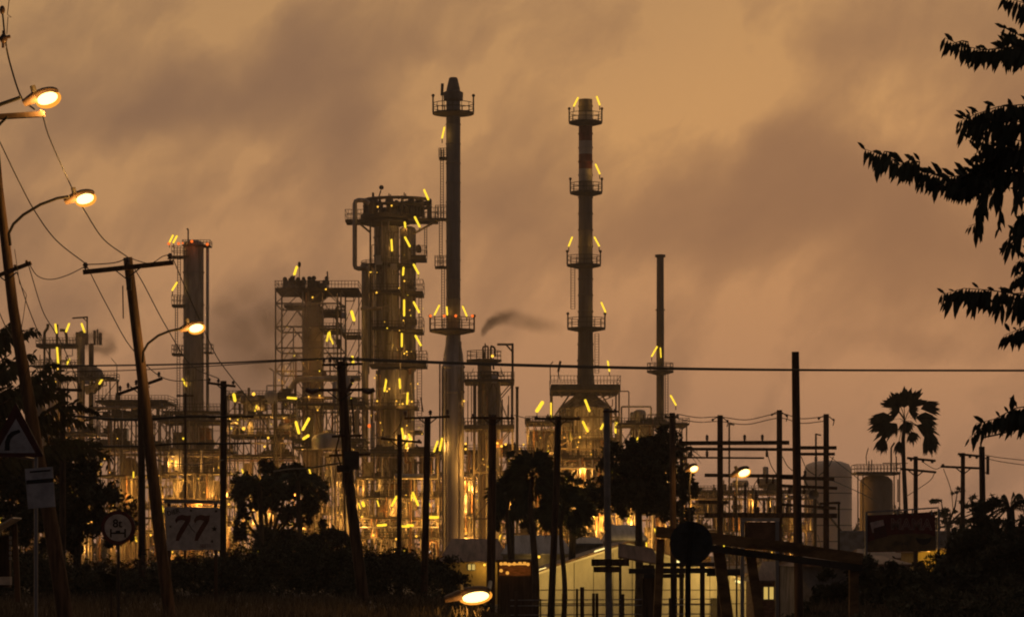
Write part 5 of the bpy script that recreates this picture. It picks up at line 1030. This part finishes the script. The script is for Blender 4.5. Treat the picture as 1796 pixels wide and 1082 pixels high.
for x, y, d in ((1086, 979, -.7), (1156, 991, -.7), (1142, 966, 1.1), (1090, 957, 1.1)): q = t.part('post', 'dsteel'); q.beam(t.P(x, y, d), Vector((t.P(x, 0).x, 150+d, -.2)), .09)
house('dark canteen with three small lit windows behind the beam legs', 1325, 1470, 988, 1020, 160, 8, 'brick', 'roof', windows=((1338, 1027, 1358, 1052, 'window'), (1376, 1026, 1394, 1050, 'window'), (1416, 1026, 1430, 1043, 'window')))
house('tan hut left of the bright yellow wall', 1500, 1606, 965, 980, 200, 9, 'wally', 'roof')
house('dark flat canopy roof under the advert board', 1395, 1600, 978, 992, 140, 9, 'conc', 'roof')
# bright yellow gabled building
t = Thing('house', 'small bright yellow walled building glowing under the advert board', 'building', 1645, 0, 190, 'low buildings before the refinery', base=((1645-CX)*190/F, 190, 0)); b = groundpx(190)
w = t.part('wall', 'wally'); a = [t.P(*p) for p in ((1609, b), (1609, 968), (1648, 964), (1684, 976), (1684, b))]; c = [v+Vector((0, 8, 0)) for v in a]; w.add(a+c, [tuple(range(5)), tuple(range(5, 10))[::-1]]+[(i, 5+i, 5+(i+1) % 5, (i+1) % 5) for i in range(5)])
for p0, p1 in (((1600, 967.5), (1648, 962)), ((1648, 962), (1690, 975.5))): r = t.part('roof', 'roof'); r.beam(t.P(*p0, 3.4), t.P(*p1, 3.4), 9.8, .12)
for x0, x1 in ((1592, 1601), (1606, 1632)): l = t.part('tube_lamp', 'tube'); l.tube(t.P(x0, 962, -1.5), t.P(x1, 960.5, -1.5), .06)
q = t.part('lamp_bracket', 'dsteel'); q.beam(t.P(1590, 961, -1.4), t.P(1640, 958.5, -1.4), .05)
for x in (1625, 1668): t.light(t.P(x, 968, -1.6), 60, (1, .62, .12), .1)
# lit stall
t = Thing('market_stall', 'orange lit stall with a row of lamps left of the cream shed eave', 'stall', 903, 0, 165, base=((903-CX)*165/F, 165, 0))
w = t.part('back_wall', 'brick'); w.box(t.P(903, 1030, 2), 60*t.s, .1, 3.2); w = t.part('counter', 'wood'); w.box(t.P(903, 1060, .2), 60*t.s, .4, 3.3); r = t.part('awning', 'roof'); r.box(t.P(903, 983, .8), 66*t.s, 3, .12)
for x in (874, 932): q = t.part('post', 'wood'); q.beam(t.P(x, 984, -.5), Vector((t.P(x, 0).x, 164.5, 0)), .1)
for x, y in ((879, 988), (886, 987), (893, 989), (902, 988), (912, 986), (920, 985), (926, 989), (879, 1000), (890, 1004)): l = t.part('lamp_globe', 'orange'); l.ball(t.P(x, y, -.6), .10)
for x in (885, 905, 925): t.light(t.P(x, 992, .3), 14, (1, .45, .08), .1)
l = t.part('light_panel', 'orange'); l.box(t.P(903, 989, .9), 42*t.s, .05, 3*t.s)
# second stall / lit shop far
# yard wall
t = Thing('perimeter_wall', 'long grey yard wall with coping behind the advert board', 'wall', 1600, 0, 420, base=((1600-CX)*420/F, 420, 0)); w = t.part('panels', 'conc'); w.name = 'wall_panel'; 
for i in range(14): a = t.P(1470+i*26, 933); w.box((a.x+13*t.s, 420, a.z/2), 25.6*t.s, .3, a.z)
q = t.part('coping', 'roofg'); a, c = t.P(1470, 932), t.P(1834, 932); q.beam(a, c, .5, .25)
t = Thing('boundary_fence', 'pale post and rail fence across the foot of the cream shed', 'fence', 1010, 0, 125, base=((1010-CX)*125/F, 125, 0))
for x, y, w_ in ((905, 1036, 6), (948, 1050, 2.5), (989, 1040, 7), (1012, 1032, 4), (1021, 1029, 7), (1041, 1040, 5), (1047, 1040, 5), (1092, 1041, 6), (1128, 1050, 4), (1175, 1048, 4), (1232, 1046, 5)): q = t.part('post', 'wood'); q.beam(t.P(x, y), Vector((t.P(x, 0).x, 125, -.2)), w_*t.s)
for y in (1052, 1062, 1078): q = t.part('rail', 'galv'); q.beam(t.P(895, y, .1), t.P(1250, y-2, .1), .05, 1.8*t.s)
t = Thing('crate', 'orange brown crate standing behind the boundary fence', 'crate', 1058, 0, 128, base=((1058-CX)*128/F, 128, 0)); q = t.part('body', 'beamwood'); z0 = 0; q.box((t.loc.x, 128, .9), 24*t.s, .7, 1.8); 
q = t.part('lid', 'wallw'); q.box((t.loc.x, 128, 1.85), 27*t.s, .8, .08)
# transformer platform
t = Thing('transformer_platform', 'dark platform of stacked timbers on stout posts behind the round sign', 'platform', 1165, 0, 108, base=gpt(1165, 108))
for x0, x1, y, h in ((1103, 1260, 1001, 9), (1128, 1200, 1010, 7), (1150, 1265, 990, 7), (1240, 1300, 1004, 12)): q = t.part('timber', 'dsteel'); q.beam(t.P(x0, y), t.P(x1, y-1), .5, h*t.s)
for x, w_ in ((1138, 22), (1182, 8), (1233, 8)): q = t.part('post', 'wood'); q.beam(t.P(x, 990, .35), Vector((t.P(x, 0).x, 108.35, -.2)), .25, w_*t.s)
# roadside shelter bottom left
t = Thing('roadside_shelter', 'dark shelter at the bottom left corner with pale edged roof and striped post', 'shelter', 0, 0, 52, base=onbank(-5, 52)); s_ = t.s
q = t.part('roof', 'tarp'); q.beam(t.P(-60, 960), t.P(30, 908), .9, 3*s_); q = t.part('wall', 'wood'); q.box(t.P(-30, 985, .5), 80*s_, .2, 90*s_)
q = t.part('striped_post', 'tarp')
for i in range(5): q.beam(t.P(18, 940+i*9), t.P(18, 945+i*9), .05, 4*s_)
q = t.part('post', 'wood'); q.beam(t.P(24, 920, .1), t.P(30, 1055, .1), .08, 9*s_); q = t.part('box', 'tarp'); q.box(t.P(10, 1018, -.1), 22*s_, .2, 14*s_)
# ------------------------------------------------------------------ vegetation things
def right_tree():
    D = 25; t = Thing('broadleaf_tree', 'near tree outside the right edge whose drooping leafy branches hang across the sky', 'tree', 1900, 0, D, base=((1900-CX)*D/F, D, 3)); tr = t.part('trunk', 'bark')
    tr.path([t.loc+Vector((0, 0, -.2)), t.P(1895, 800), t.P(1890, 500), t.P(1885, 200), t.P(1880, -100)], .16, 10, .08)
    B = [[(1664, 60), (1700, 72), (1740, 76), (1800, 68), (1885, 60)], [(1755, 4), (1800, 14), (1885, 50)], [(1772, 40), (1800, 50), (1885, 90)], [(1730, 92), (1770, 86), (1885, 100)],
         [(1678, 218), (1710, 203), (1750, 188), (1800, 182), (1885, 190)], [(1520, 260), (1560, 272), (1610, 288), (1660, 304), (1710, 298), (1760, 288), (1885, 280)], [(1640, 312), (1680, 318), (1730, 300), (1885, 290)], [(1712, 244), (1740, 256), (1800, 262), (1885, 270)], [(1702, 225), (1740, 215), (1800, 215), (1885, 220)],
         [(1716, 400), (1722, 360), (1732, 320), (1752, 290)], [(1752, 398), (1758, 350), (1768, 300)], [(1738, 350), (1750, 320), (1765, 290)], [(1762, 425), (1790, 400), (1850, 330), (1885, 300)], [(1775, 360), (1790, 330), (1850, 290)], [(1770, 310), (1800, 320), (1885, 330)], [(1760, 215), (1790, 235), (1885, 250)],
         [(1650, 518), (1690, 506), (1740, 508), (1800, 516), (1885, 520)], [(1762, 588), (1800, 572), (1885, 560)], [(1772, 494), (1800, 476), (1885, 460)], [(1785, 460), (1820, 440), (1885, 430)], [(1730, 520), (1780, 530), (1885, 540)],
         [(1706, 744), (1740, 736), (1780, 716), (1885, 700)], [(1760, 735), (1800, 728), (1885, 720)], [(1690, 300), (1725, 285), (1760, 250), (1885, 240)], [(1780, 395), (1800, 370), (1885, 330)]]
    for b in list(B):
        if len(b) > 3 or b[0][0] < 1720:
            for (x, y), (x2, y2) in zip(b[:-1], b[1:]):
                if x2 < 1860: B.append([((x+x2)/2-18+R.uniform(-6, 6), (y+y2)/2+R.uniform(14, 34)), ((x+x2)/2+6, (y+y2)/2+6), (x2, y2)])
    for i, b in enumerate(B):
        v = len(b) == 3 and abs(b[0][0]-b[-1][0]) < 45
        leafy_branch(t, b, 22, 36, 6 if not v else 7, seed=i, dens=2 if not v else 1, wr=1.5, wind=.35)
right_tree()
def left_tree():
    D = 82; t = Thing('broadleaf_tree', 'tree at the left edge with dark drooping fronds behind the leaning pole', 'tree', -60, 0, D, base=gpt(-60, D)); tr = t.part('trunk', 'bark'); tr.path([t.loc+Vector((0, 0, -.2)), t.P(-62, 800), t.P(-60, 560)], .22, 10, .1)
    B = [[(24, 560), (5, 575), (-20, 590), (-60, 620)], [(40, 600), (10, 590), (-60, 640)], [(36, 640), (5, 625), (-60, 680)], [(66, 580), (46, 578), (10, 590), (-60, 640)], [(100, 636), (82, 640), (58, 655), (20, 680), (-60, 720)], [(128, 660), (100, 655), (60, 680), (-60, 740)], [(118, 690), (80, 685), (20, 700), (-60, 740)], [(172, 722), (140, 708), (100, 712), (60, 740), (-60, 780)], [(160, 745), (120, 730), (60, 750), (-60, 790)], [(195, 800), (160, 785), (110, 785), (60, 800), (-60, 830)], [(175, 775), (120, 770), (50, 790), (-60, 820)], [(40, 690), (10, 680), (-60, 720)], [(20, 730), (-60, 740)], [(60, 620), (20, 640), (-60, 690)], [(30, 760), (0, 740), (-60, 760)]]
    for i, b in enumerate(B): leafy_branch(t, b, 12, 24, 2.6, seed=50+i, dens=2, wr=1.4, wind=.6)
left_tree()
TG = 'dark trees before the refinery'
tree('broadleaf_tree', 'dense dark tree mass behind the weight limit sign', 140, 120, [(60, 850, 50, 50), (110, 830, 52, 52), (160, 860, 50, 55), (200, 905, 36, 50), (20, 860, 60, 60), (120, 900, 70, 60), (60, 920, 80, 50), (232, 925, 20, 22)], 26000, .16, TG, 'leaf2', zb=3, trunk=.2)
tree('broadleaf_tree', 'ragged dark tree with amber light through its lower left, centre left', 490, 190, [(432, 862, 30, 26), (470, 838, 34, 26), (512, 834, 34, 26), (545, 862, 26, 30), (555, 895, 18, 34), (418, 892, 18, 34), (480, 872, 40, 26), (515, 895, 28, 30), (500, 950, 50, 26), (420, 935, 16, 26), (580, 955, 40, 24)], 16000, .22, TG, 'leaf2', tx=470, dens=.75)
for k, (hx, hy, lab) in enumerate(((455, 846, 'palm with drooping fronds on the left of the ragged centre tree'), (522, 842, 'palm with drooping fronds on the right of the ragged centre tree'))):
    t = Thing('feather_palm', lab, 'palm tree', hx, 0, 186, 'palm trees', base=((hx-CX)*186/F, 186, 0)); tr = t.part('trunk', 'bark'); hub = t.P(hx, hy); tr.path([t.loc, t.P(hx+4, 940), hub], .18, 8, .14)
    feather_fronds(t, hub, [(150, 1), (125, 1.05), (100, .8), (75, .9), (50, 1), (30, 1), (170, 1), (195, .8), (-15, .8), (10, 1)], 62, 30+k, .2)
tree('broadleaf_tree', 'large dark tree mass below the slender chimney', 1120, 170, [(1085, 800, 34, 40), (1130, 790, 40, 38), (1165, 800, 36, 45), (1110, 840, 52, 40), (1160, 850, 44, 44), (1070, 870, 36, 34), (1125, 880, 55, 34), (1185, 885, 30, 40), (1205, 850, 22, 30), (1150, 765, 24, 18)], 20000, .22, TG, 'leaf2')
tree('broadleaf_tree', 'shadowy tree between the dark straight pole and the palm', 900, 200, [(890, 880, 24, 32), (905, 850, 22, 22), (925, 905, 26, 24), (880, 905, 16, 30)], 6500, .22, TG, 'leaf2')
tree('broadleaf_tree', 'ragged dark tree right of the palm trunk', 1005, 185, [(1005, 860, 34, 26), (985, 885, 34, 34), (1030, 880, 28, 26), (1010, 915, 40, 20)], 8000, .22, TG, 'leaf2')
tree('broadleaf_tree', 'sparse airy tree behind the offset crossarm pole', 1665, 300, [(1650, 876, 20, 7), (1680, 862, 14, 6), (1665, 895, 18, 9), (1700, 880, 18, 12), (1650, 905, 14, 8), (1712, 900, 16, 12), (1690, 915, 30, 10)], 2600, .22, 'far trees on the right', 'leaf')
tree('broadleaf_tree', 'rounded dark bush swallowing the foot of the curved lamp pole', 1720, 105, [(1725, 905, 34, 28), (1700, 940, 40, 36), (1745, 935, 44, 40), (1670, 985, 44, 34), (1720, 990, 60, 50)], 15000, .13, TG, 'leaf2', zb=3, trunk=.1)
tree('broadleaf_tree', 'dark bush filling the bottom right corner', 1790, 95, [(1790, 930, 40, 40), (1800, 980, 60, 50), (1760, 1010, 60, 50), (1640, 1020, 50, 36), (1690, 1035, 60, 40)], 15000, .13, TG, 'leaf2', zb=3, trunk=.1)
tree('broadleaf_tree', 'low dark shrub before the canteen, right of the plain tall pole', 1470, 88, [(1440, 1040, 36, 24), (1480, 1020, 36, 30), (1520, 1010, 40, 34), (1570, 1010, 40, 30), (1610, 1015, 40, 30), (1450, 1075, 60, 30), (1550, 1060, 80, 40)], 16000, .11, TG, 'leaf2', zb=3, trunk=.06)
tree('broadleaf_tree', 'dark shrubs at the right foot of the bank under the crooked pole', 700, 118, [(560, 985, 40, 24), (620, 985, 50, 24), (690, 990, 50, 24), (760, 1000, 50, 26), (800, 1015, 30, 22)], 14000, .12, TG, 'leaf2', zb=2.5, trunk=.06)
def ring_fans(cx, cy, rx, ry, n, r_, seed):
    r = random.Random(seed); o = []
    for i in range(n):
        a = rad(-50+280*i/(n-1)); x, y = math.cos(a), math.sin(a); o.append((cx+x*rx*r.uniform(.25, .6), cy-y*ry*r.uniform(.25, .6), r_*r.uniform(1.1, 1.9), x, -y*.9+.25, 38))
    return o
fan_palm('fan_palm', 'lone fan palm silhouetted against the sky on the right', 1587, 738, 250, [
 (1582, 714, 44, -.6, -1, 34), (1589, 714, 47, -.05, -1, 45), (1596, 716, 46, .5, -1, 40), (1570, 716, 34, -1, -1.1, 26), (1612, 718, 38, 1, -.35, 24), (1572, 734, 50, -1, .02, 24), (1572, 744, 46, -1, .42, 24), (1574, 742, 24, -.6, .7, 50),
 (1604, 733, 48, 1, .05, 22), (1610, 744, 44, 1, .45, 26), (1624, 758, 36, .45, 1, 32), (1600, 756, 22, .35, 1, 45), (1549, 766, 28, -.25, 1, 35), (1578, 772, 26, -.05, 1, 30), (1632, 768, 26, .15, 1, 32), (1588, 740, 22, .2, 1, 60), (1596, 722, 22, 1, -.3, 60), (1578, 722, 24, -1, -.4, 60)], tpx=1590, hub=(1587, 738), trunk=.2)
fan_palm('fan_palm', 'dark round crowned fan palm in front of the pump hall', 935, 830, 150, ring_fans(935, 832, 32, 30, 13, 26, 4)+ring_fans(935, 832, 16, 16, 7, 22, 5)+[(900, 800, 18, -.8, -.8)], hub=(935, 835), trunk=.17)
fan_palm('fan_palm', 'low fan palm leaning beside the slim T pole', 985, 885, 160, ring_fans(990, 890, 34, 30, 12, 24, 8)+[(1000, 862, 20, .5, -1), (960, 880, 20, -1, -.2)], hub=(988, 895), trunk=.13)
fan_palm('fan_palm', 'dark fan palm left of the palm trunk before the shed eave', 893, 870, 170, ring_fans(893, 868, 28, 26, 11, 24, 14), hub=(893, 872), trunk=.13)
t = Thing('feather_palm', 'feather palm with arching fronds at the right edge', 'palm tree', 1775, 0, 115, 'palm trees', base=gpt(1775, 115)); tr = t.part('trunk', 'bark'); hub = t.P(1772, 890); tr.path([t.loc, t.P(1776, 960), hub], .2, 8, .16)
feather_fronds(t, hub, [(150, 1), (125, 1.05), (100, 1), (75, 1.1), (50, 1), (30, .9), (170, .8), (110, .7), (60, .8), (90, 1.1), (140, .8), (185, .7), (10, .8), (200, .5)], 82, 5)
t = Thing('feather_palm', 'small palm tuft rising over the big dark tree by the slender chimney', 'palm tree', 1205, 0, 175, 'palm trees', base=((1195-CX)*175/F, 175, 0)); tr = t.part('trunk', 'bark'); hub = t.P(1195, 790); tr.path([t.loc, t.P(1196, 880), hub], .14, 8, .1)
feather_fronds(t, hub, [(30, 1), (50, 1), (70, 1.1), (88, 1), (110, .9), (140, .8), (10, .8), (-5, .6)], 44, 6, .10)
for x, y, lab, r_ in ((192, 1006, 'black weedy clump on the bank below the weight limit sign', 14), (112, 1008, 'low weedy clump at the foot of the nearest leaning pole', 16)):
    tree('shrub', lab, x, 62, [(x, y, r_, r_*1.1), (x-4, y+12, r_*.8, r_*.8)], 1600, .07, 'weeds on the bank', 'leaf2', zb=3, trunk=.03, cat='shrub')
# far tree line closing the ground
def treeline():
    cs = []; rs = []
    for i in range(150):
        u = -300+i*17; D = R.uniform(800, 860); h = R.uniform(7, 14) if u < 1480 else R.uniform(9, 17); cs.append(((u-CX)*D/F, D, h*.5)); rs.append((R.uniform(4, 8), 5, h*.5))
    t, p = Single('far_woodland', None, None, 'leaf', 0, 0, 1, kind='stuff', base=(0, 0, 0)); np_part(p, leaf_cloud(cs, rs, 26000, .9), 4)
treeline()
# ------------------------------------------------------------------ dusk air
for mb in PEND: mb.build()
hz = bpy.data.meshes.new('haze'); X, Y0, Y1, Z0, Z1 = 4200, -80, 2700, -1.5, 118
hz.from_pydata([(x, y, z) for z in (Z0, Z1) for x, y in ((-X, Y0), (X, Y0), (X, Y1), (-X, Y1))], [], [(3, 2, 1, 0), (4, 5, 6, 7), (0, 1, 5, 4), (1, 2, 6, 5), (2, 3, 7, 6), (3, 0, 4, 7)])
hm = vol('dusk_haze', (.95, .86, .78), .00015, 0); hm.node_tree.nodes['Principled Volume'].inputs['Anisotropy'].default_value = .55
hz.materials.append(hm); ho = bpy.data.objects.new('haze', hz); COL.objects.link(ho); ho['kind'] = 'stuff'
